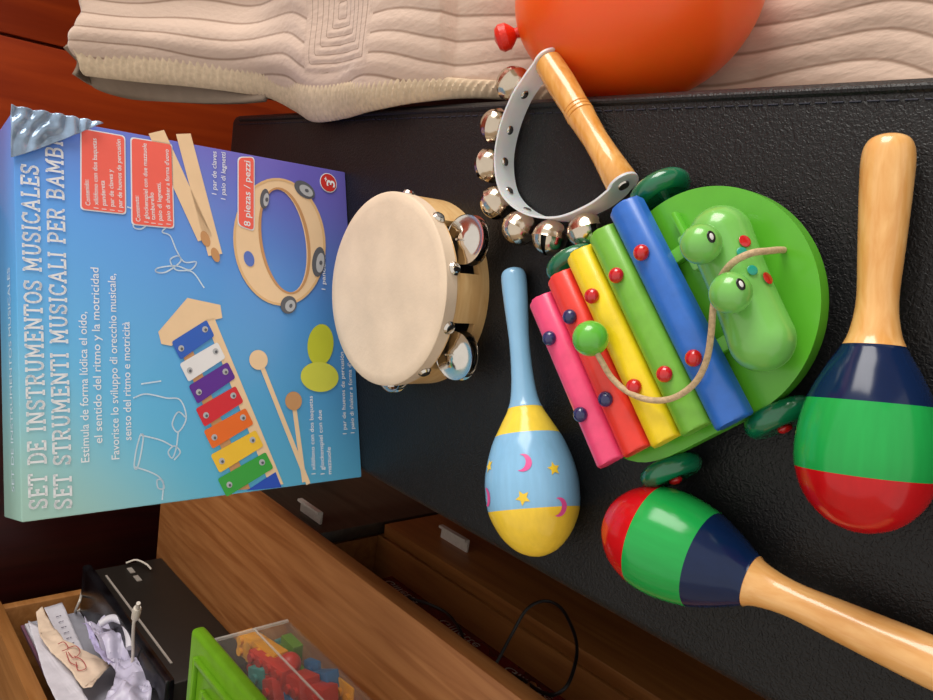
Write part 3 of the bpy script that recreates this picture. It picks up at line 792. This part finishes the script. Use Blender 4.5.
for (x, y, a, b, r) in ((264, 199, 4.5, 10, .1), (304, 190, 7, 12, -.9), (318, 262, 6.5, 15, .1), (288, 305, 8, 9, .3)):
    art('printed_jingle', [fx(ell(x, y, a, b, 24, r))], P_grey, 4); art('printed_jingle', [fx(ell(x+1.5, y+1, a*.62, b*.66, 24, r))], P_silver, 5)
    art('printed_jingle', [fx(ell(x+2, y+1, 1.6, 2.2, 12, r))], P_grey, 6)
# swirl notes
def pln(pts, w=.0011, layer=1): art('printed_swirl', strokes([[tuple(v)[:2] for v in catmull([(*Fp(*p), 0) for p in pts], 6)]], w), P_line, layer)
pln([(127, 207), (139, 212), (133, 226), (141, 229), (150, 222)])
pln([(141, 384), (161, 381)]); pln([(133, 398), (146, 394), (166, 398), (180, 400), (186, 418), (178, 432), (172, 424), (178, 412), (186, 418)])
pln([(178, 432), (176, 448), (172, 458), (168, 452), (174, 446), (180, 452), (174, 460)])
pln([(140, 435), (136, 450), (134, 466), (137, 468), (141, 452), (143, 436), (140, 434)]); pln([(140, 435), (160, 440), (172, 446)])
pln([(135, 467), (150, 472), (160, 478), (164, 488), (158, 488), (157, 480), (163, 482), (162, 500)])
pln([(168, 226), (162, 232), (170, 236), (176, 250), (184, 262), (196, 262), (190, 270), (176, 266), (158, 268), (156, 272), (166, 272), (180, 262), (178, 256), (170, 260), (176, 270), (192, 272), (204, 288)])
# glockenspiel picture
rail = [(160, 334), (204, 312), (212, 300), (182, 299)]
art('printed_glockenspiel', [fx([(158, 332), (187, 298), (220, 305), (222, 318), (205, 322), (171, 346), (161, 344)])], P_wood2, 2, 'picture of a colourful glockenspiel')
art('printed_glockenspiel', [fx([(205, 320), (214, 318), (283, 484), (270, 487)])], P_wood2, 2)
art('printed_glockenspiel', [fx([(178, 345), (188, 340), (250, 489), (238, 490)])], P_wood3, 2)
bars = [('2F62C4', (173, 349), (208, 321)), ('E6E8EC', (181, 371), (219, 343)), ('5E2F96', (190, 393), (229, 363)), ('D4303C', (197, 416), (237, 387)), ('E8702C', (205, 438), (247, 409)), ('F0C43C', (212, 462), (257, 431)), ('3FA646', (219, 486), (267, 453))]
for c, a, b in bars:
    m = pmat('print ' + c, c)
    q = [(a[0]-2, a[1]-7), (b[0]-2, b[1]-1), (b[0]+6, b[1]+15), (a[0]+7, a[1]+11)]
    art('printed_bar', [rrect(fx(q), .002)], m, 4)
    for t in (.16, .84):
        x = a[0]+(b[0]-a[0])*t+2; y = a[1]+(b[1]-a[1])*t+4
        art('printed_screw', [fx(ell(x, y, 3, 3.2, 12))], P_silver, 5); art('printed_screw', [fx(ell(x+.5, y+.5, 1.4, 1.5, 8))], P_grey, 6)
art('printed_bar', [fx([(246, 490.6), (275, 472), (281, 487.2)])], pmat('print blue', '2F55BE'), 4)
# mallets
pband('printed_mallet', (262, 368), (308, 484), .0042, P_wood2, 3); pband('printed_mallet', (294, 408), (304, 482), .0042, P_wood2, 2)
art('printed_mallet', [disc(Fp(258, 360), .0085)], P_wood2, 4); art('printed_mallet', [disc(Fp(293, 401), .0082)], P_wood3, 4)
# egg shakers
P_egg = pmat('yellow green print', 'C2C83A'); P_egg2 = pmat('light yellow green print', 'CFD250')
art('printed_egg_shaker', [fx(ell(320, 345, 13, 21, 28, .1))], P_egg, 3); art('printed_egg_shaker', [fx(ell(319, 377, 19, 15, 28, .1))], P_egg2, 4)
# strip of print on the top panel of the box
bm = bmesh.new()
put_text(bm, 'SET DE INSTRUMENTOS MUSICALES', Vector((.02, .018, BH+.0003)), Vector((1, 0, 0)), Vector((0, 1, 0)), .16, .008)
obj('top_text', bm, P_line, mb, smooth=False, local=True)
# crinkled shiny film over the top right corner
M_film = mat('crinkled glossy film', '9DB8D6', .16, .25, .3, 60, alpha=.85)
bm = bmesh.new(); gr = []
for i in range(41):
    row = []
    for j in range(31):
        u = i/40; v = j/30
        x = BW + .002 - .037*u; z = BH + .002 - .062*v*(1-u)**.9
        a = (z-x)*1.0
        h = abs(sin((x*.5+z*1.3)*210 + 3*noise.noise(Vector((x*40, z*40, 0)))))*.0045*(1-u*.8) + .002*noise.noise(Vector((x*120, z*120, 2)))
        row.append(bm.verts.new((x, -.0022-h*(1-u)**.5, z)))
    gr.append(row)
for i in range(40):
    for j in range(30): bm.faces.new((gr[i][j], gr[i+1][j], gr[i+1][j+1], gr[i][j+1]))
o = obj('crinkled_film', bm, M_film, mb, local=True, angle=180); o['label'] = 'shiny crinkled film at the corner'
md = o.modifiers.new('t', 'SOLIDIFY'); md.thickness = .0003

# ================================================================ TAMBOURINE
TC = G(383, 289, .044); TC.z = 0
TR, THt = .0765, .044
tam = thing('tambourine', 'round wooden tambourine with cream drum skin in front of the blue box', 'tambourine', TC)
angs = [radians(k) for k in (-67, -129, 165, 105, 40)]
bm = bmesh.new(); NSG = 180; hw = radians(17)
def inslot(a): return any(abs((a-s+pi) % (2*pi)-pi) < hw for s in angs)
z1, z2 = .010, .031
tw = .0055
cols = [inslot(2*pi*(i+.5)/NSG) for i in range(NSG)]
def ringv(a, r, z): return (r*cos(a), r*sin(a), z)
for i in range(NSG):
    a0, a1 = 2*pi*i/NSG, 2*pi*(i+1)/NSG
    for (za, zb) in ([(0, z1), (z2, THt-.004)] if cols[i] else [(0, z1), (z1, z2), (z2, THt-.004)]):
        for r in (TR, TR-tw): bm.faces.new([bm.verts.new(ringv(*q)) for q in ((a0, r, za), (a1, r, za), (a1, r, zb), (a0, r, zb))])
    for z in ([0, z1, z2, THt-.004] if cols[i] else [0, THt-.004]):
        bm.faces.new([bm.verts.new(ringv(*q)) for q in ((a0, TR, z), (a1, TR, z), (a1, TR-tw, z), (a0, TR-tw, z))])
    if cols[i] != cols[i-1]:
        bm.faces.new([bm.verts.new(ringv(*q)) for q in ((a0, TR, z1), (a0, TR-tw, z1), (a0, TR-tw, z2), (a0, TR, z2))])
bmesh.ops.remove_doubles(bm, verts=bm.verts[:], dist=1e-5)
obj('frame', bm, M_birch, tam, local=True)
bm = bmesh.new()
pr_ = [(THt+.0003, 0), (THt+.0003, TR*.9), (THt, TR-.001), (THt-.0012, TR+.0006), (THt-.011, TR+.0008), (THt-.011, TR)]
lathe(bm, pr_, 120, Matrix.Rotation(-pi/2, 4, 'Y'))
sk = obj('drum_skin', bm, M_skin, tam, local=True); sk['label'] = 'cream drum skin'
for k in range(11):
    a = radians(-82 + 32.727*k)
    bm = bmesh.new(); lathe(bm, [(-.001, .0052), (.0006, .0052), (.0024, .0037), (.0033, 0)], 16, frame(Vector((cos(a), sin(a), 0))*(TR+.0008)+Vector((0, 0, THt-.0090)), (cos(a), sin(a), 0)))
    obj('tack', bm, M_chrome, tam, local=True)
for s in angs:
    dr = Vector((cos(s), sin(s), 0)); c = dr*(TR+(.0075 if s < 0 else -.009)) + Vector((0, 0, .0215))
    for q, (dz, tl) in enumerate(((.0042, .12), (-.0038, -.06))):
        bm = bmesh.new()
        pr2 = [(.0024, 0), (.0024, .004), (.0008, .0065), (-.0005, .0125), (.0002, .0160), (.0007, .0163), (.0001, .0163), (-.0012, .0125), (0, .0065), (.0016, .004), (.0016, 0)]
        pr2 = [(x, r*1.15) for x, r in pr2]
        if q: pr2 = [(-x, r) for x, r in pr2]
        lathe(bm, pr2, 40, Matrix.Translation(c+Vector((0, 0, dz))) @ Matrix.Rotation(tl, 4, Vector((-dr.y, dr.x, 0))) @ Matrix.Rotation(-pi/2, 4, 'Y'))
        obj('jingle', bm, M_chrome, tam, local=True)
    bm = bmesh.new(); tube(bm, [c+Vector((0, 0, -.012)) - dr*.001, c+Vector((0, 0, .012)) - dr*.001], .0009, 8); obj('pin', bm, M_chrome, tam, local=True)

# ================================================================ BELL HANDLE
zc = .0112
bh = thing('jingle_bell_hand', 'wooden handled bell toy with curved white strap and round bells', 'bell toy', G(560, 150, 0))
ha, hb = G(548, 62, zc), G(622, 183, zc)
Lh = (hb-ha).length
prof = [(0, 0), (0, .0085), (.0015, .0097), (.02*1, .0100), (.035, .0096), (.043, .0092), (.0455, .0093), (.0460, .0086), (.0466, .0094), (.0485, .0095), (.0490, .0087), (.0496, .0096), (.0515, .0096), (.052, .0088), (.0526, .0094),
        (.060, .0088), (.075, .0082), (.09, .0088), (Lh-.0015, .0102), (Lh, .0095), (Lh, 0)]
bm = bmesh.new(); lathe(bm, prof, 36, frame(ha, hb-ha)); obj('handle', bm, M_handle, bh)
ax = (hb-ha).normalized()
sp = [ha - ax*.0012, G(533, 80, zc), G(520, 101, zc), G(509, 130, zc), G(504, 162, zc), G(510, 194, zc), G(532, 214, zc), G(564, 219, zc), G(595, 208, zc), G(615, 194, zc), hb + ax*.0012]
path = catmull(sp, 10)
perp = Vector((-ax.y, ax.x, 0))
# wrap the ends flat over the handle ends
bm = bmesh.new(); hw_ = .0095; vsr = []
for i, p in enumerate(path):
    t = (path[min(i+1, len(path)-1)]-path[max(0, i-1)]); t.z = 0; t.normalize(); nn = Vector((-t.y, t.x, 0))*.0007
    p = Vector((p.x, p.y, 0))
    vsr.append([bm.verts.new(p+nn+Vector((0, 0, zc-hw_))), bm.verts.new(p+nn+Vector((0, 0, zc+hw_))), bm.verts.new(p-nn+Vector((0, 0, zc+hw_))), bm.verts.new(p-nn+Vector((0, 0, zc-hw_)))])
for a, b in zip(vsr, vsr[1:]):
    for k in range(4): bm.faces.new((a[k], b[k], b[(k+1) % 4], a[(k+1) % 4]))
bm.faces.new(vsr[0]); bm.faces.new(vsr[-1][::-1])
obj('strap', bm, M_plastic, bh)
for e, s in ((ha, -1), (hb, 1)):        # strap pads screwed to both handle ends
    bm = bmesh.new(); lathe(bm, [(0, 0), (0, .0104), (.0016, .0104), (.0016, 0)], 32, frame(e + ax*s*.0004, ax*s)); obj('strap_end', bm, M_plastic, bh)
    bm = bmesh.new(); lathe(bm, [(.0016, .0042), (.0026, .0036), (.0033, .0015), (.0033, 0)], 18, frame(e + ax*s*.0004, ax*s)); obj('screw', bm, M_chrome, bh)
ctr = G(555, 145, zc)
def bell_mesh(r=.0124):
    bm = bmesh.new(); nu, nv = 40, 24
    # axis X points outward; slot runs across the outer half
    prf = []
    for k in range(nv+1):
        a = pi*k/nv
        rr = r*(1+.05*math.exp(-((a-pi/2)/.07)**2))
        prf.append((-cos(a)*r*.98, rr*sin(a) if 0 < k < nv else 0))
    rings = []
    for x, q in prf:
        rings.append([bm.verts.new((x, q*cos(2*pi*i/nu), q*sin(2*pi*i/nu))) for i in range(nu)] if q > 1e-7 else [bm.verts.new((x, 0, 0))])
    for k in range(nv):
        a, b = rings[k], rings[k+1]
        for i in range(nu):
            j = (i+1) % nu
            ph = 2*pi*(i+.5)/nu; mid = (k+.5)/nv
            x = -cos(pi*mid)*r; rad = r*sin(pi*mid)
            if x > -.12*r and abs(rad*sin(ph)) < .0010 and k > nv//2-1: continue
            if len(a) == 1: bm.faces.new((a[0], b[i], b[j]))
            elif len(b) == 1: bm.faces.new((a[i], b[0], a[j]))
            else: bm.faces.new((a[i], b[i], b[j], a[j]))
    return bm
bell0 = None
for k, (px, py) in enumerate([(513, 83), (492, 125), (484, 168), (495, 206), (519, 232), (551, 240), (586, 226)]):
    p = G(px, py, .0115)
    q = min(path, key=lambda v: (Vector((v.x, v.y, 0))-Vector((p.x, p.y, 0))).length)
    q = Vector((q.x, q.y, zc)); dr = (p-q); dr.z = 0; dr.normalize(); p = q + dr*(.0128); p.z = .0126
    roll = [.4, -.3, .9, .2, -.6, 1.2, .5][k]
    M = frame(p, dr + Vector((0, 0, [.1, .2, -.1, .1, .3, .1, 0][k]))) @ Matrix.Rotation(roll, 4, 'X')
    Ml = bh.matrix_basis.inverted() @ M
    if bell0 is None:
        b_ = bell_mesh(); b = obj('bell', b_, M_bell, bh, local=True); bell0 = b
    else:
        b = bell0.copy(); C.objects.link(b)
    b.matrix_basis = Ml
    bm = bmesh.new(); ball(bm, (0, 0, 0), .0100, 16, 12); c = obj('bell_shade_fill', bm, M_dark, b, local=True)  # black ball filling the bell: shade of the hollow put into its colour
    bm = bmesh.new(); lathe(bm, [(0, .0032), (.0008, .0032), (.0016, .0022), (.0018, 0)], 16, frame(q-dr*.0006, -dr)); obj('rivet', bm, M_chrome, bh)

# ================================================================ MARACAS
def maraca(name, label, cat, a, b, stops, L, prof, handle_mat=None, group=None, decals=None):
    """a: handle end centre, b: head tip centre"""
    M = frame(a, b-a)
    t = thing(name, label, cat, matrix=M, group=group)
    split = stops[1][0]
    pts = [tuple(v)[:2] for v in catmull([(x, r, 0) for x, r in prof], 6)]
    pts = [(x*L, max(0, r)) for x, r in pts]; pts[0] = (pts[0][0], 0); pts[-1] = (pts[-1][0], 0)
    hp = [p for p in pts if p[0] <= split*L]; sp_ = [p for p in pts if p[0] > split*L]
    def rad(x):
        for p, q in zip(pts, pts[1:]):
            if p[0] <= x <= q[0] and q[0] > p[0]: return p[1]+(q[1]-p[1])*(x-p[0])/(q[0]-p[0])
        return 0
    rs = rad(split*L)
    bm = bmesh.new(); lathe(bm, hp + [(split*L, rs), (split*L, 0)], 44); obj('handle', bm, handle_mat, t, local=True, angle=60)
    bm = bmesh.new(); lathe(bm, [(split*L, 0), (split*L, rs+.0003)] + sp_, 56); hd = obj('head', bm, banded(name + ' paint', stops, length=L), t, local=True, angle=60)
    if decals:
        for kind, fx_, ph, sz, rt_ in decals:
            shp = []
            if kind == 'star':
                shp = [(sz*(1 if k % 2 == 0 else .48)*cos(rt_+k*pi/5), sz*(1 if k % 2 == 0 else .48)*sin(rt_+k*pi/5)) for k in range(10)]
            else:
                o_ = [(sz*cos(a_), sz*sin(a_)) for a_ in [radians(-120+240*k/12) for k in range(13)]]
                i_ = [(-.42*sz+.82*sz*cos(a_)*.9, .87*sz*sin(a_)/1) for a_ in [radians(85-170*k/12) for k in range(13)]]
                shp = [(x*cos(rt_)-y*sin(rt_), x*sin(rt_)+y*cos(rt_)) for x, y in o_+i_]
            bm = bmesh.new()
            R0 = rad(fx_*L); vs = []
            for x, y in shp:
                X = fx_*L + x; r_ = rad(X)+.00035; an = ph + y/R0
                vs.append(bm.verts.new((X, r_*cos(an), r_*sin(an))))
            if kind == 'star':
                c_ = bm.verts.new((fx_*L, (R0+.0006)*cos(ph), (R0+.0006)*sin(ph)))
                for k in range(10): bm.faces.new((c_, vs[k], vs[(k+1) % 10]))
            else:
                for k in range(12): bm.faces.new((vs[k], vs[k+1], vs[24-k], vs[25-k]))
            o = obj('painted_star' if kind == 'star' else 'painted_moon', bm, M_dstar if kind == 'star' else M_dmoon, t, local=True); o.parent = hd
    return t
M_dstar = mat('yellow paint', 'EBC93A', .3); M_dmoon = mat('pink paint', 'E0559A', .3)
mprof = [(0, 0), (.004, .0056), (.02, .0098), (.06, .0116), (.15, .0113), (.30, .0100), (.42, .0090), (.50, .0110), (.545, .0145), (.60, .0205), (.68, .0272), (.77, .0305), (.85, .0300), (.92, .0250), (.97, .0165), (.993, .0075), (1, 0)]
STR = [(0, 'D9A05C'), (.535, '0C2146'), (.672, '1FA04A'), (.850, 'C01218')]
A0, A1 = G(890, 135, .0126), G(859.5, 533, .0306)
maraca('maraca', 'striped wooden maraca lying at the right with its whole handle in view', 'maraca', A0, A1, STR, (A1-A0).length, mprof, M_pine, 'striped maracas')
B1 = G(609, 517, .0306); bd = G(908, 649, .0126)-B1; bd.normalize(); B0 = B1 + bd*.192; B0.z = .0126
maraca('maraca', 'striped wooden maraca beside the toy wheels, its handle running out of view', 'maraca', B0, B1, STR, (B1-B0).length, mprof, M_pine, 'striped maracas')
bprof = [(0, 0), (.004, .0045), (.018, .0082), (.05, .0092), (.14, .0086), (.27, .0072), (.38, .0076), (.46, .0092), (.51, .0120), (.56, .0175), (.63, .0250), (.72, .0305), (.79, .0316), (.86, .0300), (.93, .0232), (.975, .0145), (.994, .0068), (1, 0)]
C0, C1 = G(513, 268, .0092), G(538, 557, .0316)
decs = [('moon', .705, .95, .0058, -1.4), ('star', .70, 1.93, .0048, .3), ('star', .815, 1.0, .0050, .2), ('moon', .80, 2.05, .0062, -1.4), ('star', .73, .30, .0046, .5), ('moon', .85, .25, .006, -1.5), ('star', .77, 2.9, .005, .7), ('moon', .71, 2.75, .006, -1.5)]
maraca('maraca', 'pale blue and yellow maraca with painted moons and stars beside the pink bar', 'maraca', C0, C1, [(0, '7FB4D8'), (.505, 'F2D24A'), (.600, '86BADF'), (.845, 'F0CC40')], (C1-C0).length, bprof, mat('pale blue paint', '86B8DC', .22, noise_amt=.03, coat=.4), None, decs)

# ================================================================ XYLOPHONE PULL TOY
EA = Vector((.49, -.872, 0)).normalized(); EB = Vector((.872, .49, 0)).normalized()
XC = Vector((.0046, .259, 0))
XM = Matrix.Translation(XC) @ Matrix((EA, EB, Vector((0, 0, 1)))).transposed().to_4x4()
xy = thing('xylophone_toy', 'green wheeled xylophone pull toy with five coloured bars and a pull cord', 'xylophone', matrix=XM)
M_gr = mat('bright green paint', '5CB42C', .32, noise_amt=.04, coat=.2); M_gr2 = mat('light green paint', '74BE58', .25, noise_amt=.04, coat=.4)
M_dg = mat('dark green paint', '0F6B48', .2, noise_amt=.06, coat=.5)
zb0, zb1 = .022, .031
pts = []
Rd = .0640; cx_ = .043
for k in range(49):
    a = radians(-90 + 180*k/48); pts.append((cx_ + Rd*cos(a), -.002 + Rd*sin(a)))
for k in range(25):
    t = k/24; a = pi/2 + pi*t
    ca, sa = cos(a), sin(a)
    pts.append((-.002 + .056*(-abs(ca)**.7), -.002 + .0635*(1 if sa > 0 else -1)*abs(sa)**.7))
bm = bmesh.new(); prism(bm, pts, zb0, zb1, None, .0008, 2)
obj('base_board', bm, M_gr, xy, local=True, angle=40)
for s in (-1, 1):
    bm = bmesh.new(); box(bm, (-.052, s*.028-.004, zb1), (.052, s*.028+.004, zb1+.006), None, .001); obj('bar_rail', bm, M_gr, xy, local=True)
XI = XM.inverted()
cols_ = [('pink', 'EE4C7C'), ('red', 'E83A2E'), ('yellow', 'F2D31E'), ('green', '74B63A'), ('blue', '2E6CC8')]
ends = [((541, 296), (606, 464)), ((562, 271), (634, 452)), ((580, 249), (667, 440)), ((604, 227), (698, 428)), ((629, 198), (736, 420))]
pins = [((100, 367), (160, 527)), ((143, 322), (215, 493)), ((190, 278), (278, 465)), ((242, 234), (345, 436)), ((295, 186), (402, 405))]
zbar = .037
M_rp = mat('red bead paint', 'C8121A', .18, coat=.6); M_np = mat('navy bead paint', '26285E', .22, coat=.5)
for k, (cn, ch) in enumerate(cols_):
    a = XI @ G(*ends[k][0], .046); b = XI @ G(*ends[k][1], .046)
    a_ = -.0450 + .0200*k
    y0, y1 = min(a.y, b.y), max(a.y, b.y)
    w, h = .0188, .0125
    if k == 4: w = .0200
    out = [(-w/2, 0), (w/2, 0), (w/2, h*.45)] + [(w/2*cos(t), h*.45+h*.55*sin(t)) for t in [pi*q/14 for q in range(1, 14)]] + [(-w/2, h*.45)]
    bm = bmesh.new()
    vs = prism(bm, out, y0, y1, None, .0016, 3)
    # prism z -> local y
    M = Matrix(((1, 0, 0, a_), (0, 0, 1, 0), (0, 1, 0, zbar), (0, 0, 0, 1)))
    bmesh.ops.transform(bm, matrix=M, verts=bm.verts[:])
    o = obj('xylophone_bar', bm, mat(cn + ' bar paint', ch, .33, noise_amt=.06, noise_scale=120, coat=.15), xy, local=True, angle=40); o['label'] = cn + ' painted wooden bar'
    for px, py in pins[k]:
        p = XI @ G(500 + px/2.06, 160 + py/2.06, .0515)
        bm = bmesh.new(); ball(bm, (a_ + (p.x-a_)*.35, p.y, .0508), .0046, 20, 14, (1, 1, .85))
        lathe(bm, [(.0495-.006, .0028), (.052, .0028)], 12, Matrix.Translation((a_ + (p.x-a_)*.35, p.y, 0)) @ Matrix.Rotation(-pi/2, 4, 'Y'))
        q = obj('peg', bm, M_np if k < 2 else M_rp, xy, local=True); q.parent = o; q['label'] = ('navy' if k < 2 else 'red') + ' round peg'
wheels = [(.047, .0745), (.047, -.0715), (-.028, .0745), (-.026, -.0705)]
for k, (a_, b_) in enumerate(wheels):
    s = 1 if b_ > 0 else -1
    bm = bmesh.new(); R_ = .0185
    pr_ = [(-.0055, 0), (-.0055, .010)] + [(.0062*sin(t), R_-.0062+.0062*cos(t)) for t in [-pi/2+pi*q/10 for q in range(11)]] + [(.0055, .010), (.0055, 0)]
    lathe(bm, pr_, 40, Matrix.Translation((a_, b_, R_)) @ Matrix.Rotation(pi/2, 4, 'Z'))
    w = obj('wheel', bm, M_dg, xy, local=True); w['label'] = 'dark green round wheel'
    bm = bmesh.new(); ball(bm, (a_, b_+s*.0062, R_), .0040, 14, 10, (1, .6, 1)); q = obj('hub', bm, M_rp, xy, local=True); q.parent = w; q['label'] = 'red hub'
for a_ in (.047, -.027):
    bm = bmesh.new(); tube(bm, [Vector((a_, -.067, .0165)), Vector((a_, .070, .0165))], .003, 10); obj('axle', bm, M_dg, xy, local=True)
# crocodile / snail head on the round end
b0, b1 = XI @ G(706, 212, .050), XI @ G(768, 366, .050)
def capsule(bm, p, q, r, seg=32, flat=1.0, n=20):
    p = Vector(p); q = Vector(q); L_ = (q-p).length
    pr = [(r-r*cos(pi/2*k/n), r*sin(pi/2*k/n)) for k in range(n)] 
    mid = [(r+(L_-2*r)*k/8, r*(1-.06*sin(pi*k/8))) for k in range(9)]
    pr2 = [(L_-r+r*sin(pi/2*k/n), r*cos(pi/2*k/n)) for k in range(1, n+1)]
    pr = pr + mid + pr2; pr[0] = (0, 0); pr[-1] = (L_, 0)
    lathe(bm, pr, seg, frame(p, q-p))
hc = (b0+b1)/2; hc.z = .0455; hd_ = (b1-b0); hd_.z = 0; hl = hd_.length; hd_.normalize()
bm = bmesh.new(); capsule(bm, hc-hd_*(hl/2+.002), hc+hd_*(hl/2+.002), .0160)
head = obj('animal_head', bm, M_gr2, xy, local=True, angle=180); head['label'] = 'light green rounded animal head'
for (px, py, m_) in ((745, 241, M_rp), (742, 252, 0), (752.5, 270, 0), (768, 278, M_rp)):
    # painted spots on the head surface
    z = .052
    for _ in range(14):                       # find the head surface along the sight line
        p = XI @ G(px, py, z); rel = p-hc; rel -= hd_*rel.dot(hd_)
        z += (.0160-rel.length)*.5
    nrm = rel.normalized(); c = p
    r_ = .0032 if m_ else .0026
    bm = bmesh.new(); ball(bm, (0, 0, 0), r_, 16, 10, (.12, 1, 1), frame(c, nrm)); 
    q = obj('painted_spot', bm, m_ or mat('teal paint', '1E9A84', .3), xy, local=True); q.parent = head
for (px, py, ex, ey) in ((701, 244, 715, 234), (730.5, 293, 744.5, 281)):
    c = XI @ G(px, py, .0690)
    bm = bmesh.new(); ball(bm, c, .0100, 32, 22); e = obj('eye_ball', bm, M_gr2, xy, local=True, angle=180); e['label'] = 'green eye ball'
    d_ = (XI.to_3x3() @ (G(ex, ey, .072)-G(px, py, .0690))); vw = XI.to_3x3() @ (CAM-G(px, py, .069)).normalized()
    d_.normalize(); nrm = (d_*.86 + vw*.36).normalized()
    bm = bmesh.new(); ball(bm, (0, 0, 0), .0031, 16, 10, (.16, 1.0, .72), frame(c+nrm*.0098, nrm)); w_ = obj('eye_ring', bm, mat('eye black', '08080A', .3), xy, local=True); w_.parent = e
    bm = bmesh.new(); ball(bm, (0, 0, 0), .0017, 12, 8, (.2, 1.0, .62), frame(c+nrm*.01020, nrm)); w_ = obj('eye_white', bm, mat('eye white', 'DCDCDC', .3), xy, local=True); w_.parent = e
    bm = bmesh.new(); p2 = Vector((hc.x+(c.x-hc.x)*.5, c.y, .056)); tube(bm, [p2, c], .0048, 14); w_ = obj('eye_stalk', bm, M_gr2, xy, local=True); w_.parent = e
# neck wedge between last bar and head
bm = bmesh.new(); box(bm, (.053, .012, zb1-.0005), (.072, .034, zb1+.011), None, .002, 2); obj('neck_block', bm, M_gr2, xy, local=True)
bm = bmesh.new(); box(bm, (.054, -.045, zb1-.0005), (.0575, .050, zb1+.006), None, .001, 2); obj('end_rail', bm, M_gr, xy, local=True)
# pull cord
M_cord = mat('beige cotton cord', 'C9AE88', .8, noise_amt=.15, noise_scale=500, bump=.6, bump_scale=1500)
cp = [G(594, 347, .064), G(602, 362, .060), G(612, 378, .0555), G(628, 392, .0535), G(650, 400, .0535), G(673, 398, .0545), G(694, 384, .0555), G(706, 362, .058), G(711, 335, .062), G(713, 310, .066), G(716, 290, .062),
      G(723, 274, .0655), G(735, 261, .067), G(752, 253, .063), G(768, 251, .052), G(778, 250, .042), G(783, 250, .033), G(784, 250, .028)]
bm = bmesh.new(); tube(bm, catmull(cp, 8), .0017, 12); cd = obj('pull_cord', bm, M_cord, xy); cd['label'] = 'beige cotton pull cord'
bm = bmesh.new(); ball(bm, G(590.5, 338.5, .0625), .0102, 32, 22); pb = obj('cord_ball', bm, mat('lime ball paint', '5FB83C', .25, coat=.4), xy, angle=180); pb['label'] = 'green ball on the cord end'

# ================================================================ LIGHT
w = bpy.data.worlds.new('world'); bpy.context.scene.world = w; w.use_nodes = True
nt = w.node_tree; bg = nt.nodes['Background']; bg.inputs['Color'].default_value = (1.0, .93, .85, 1); bg.inputs['Strength'].default_value = .85
def area(name, loc, target, sx, sy, power, color):
    l = bpy.data.lights.new(name, 'AREA'); l.shape = 'RECTANGLE'; l.size = sx; l.size_y = sy; l.energy = power; l.color = color
    o = bpy.data.objects.new(name, l); C.objects.link(o); o.location = loc
    o.rotation_euler = (Vector(target)-Vector(loc)).to_track_quat('-Z', 'Y').to_euler()
    return o
area('window_daylight', W(2.36, .6, .95), W(0, .3, 0), 1.4, 1.6, 62, (1, .96, .90))

sc = bpy.context.scene
sc.view_settings.view_transform = 'Standard'; sc.view_settings.look = 'None'; sc.view_settings.gamma = 1; sc.view_settings.exposure = .12
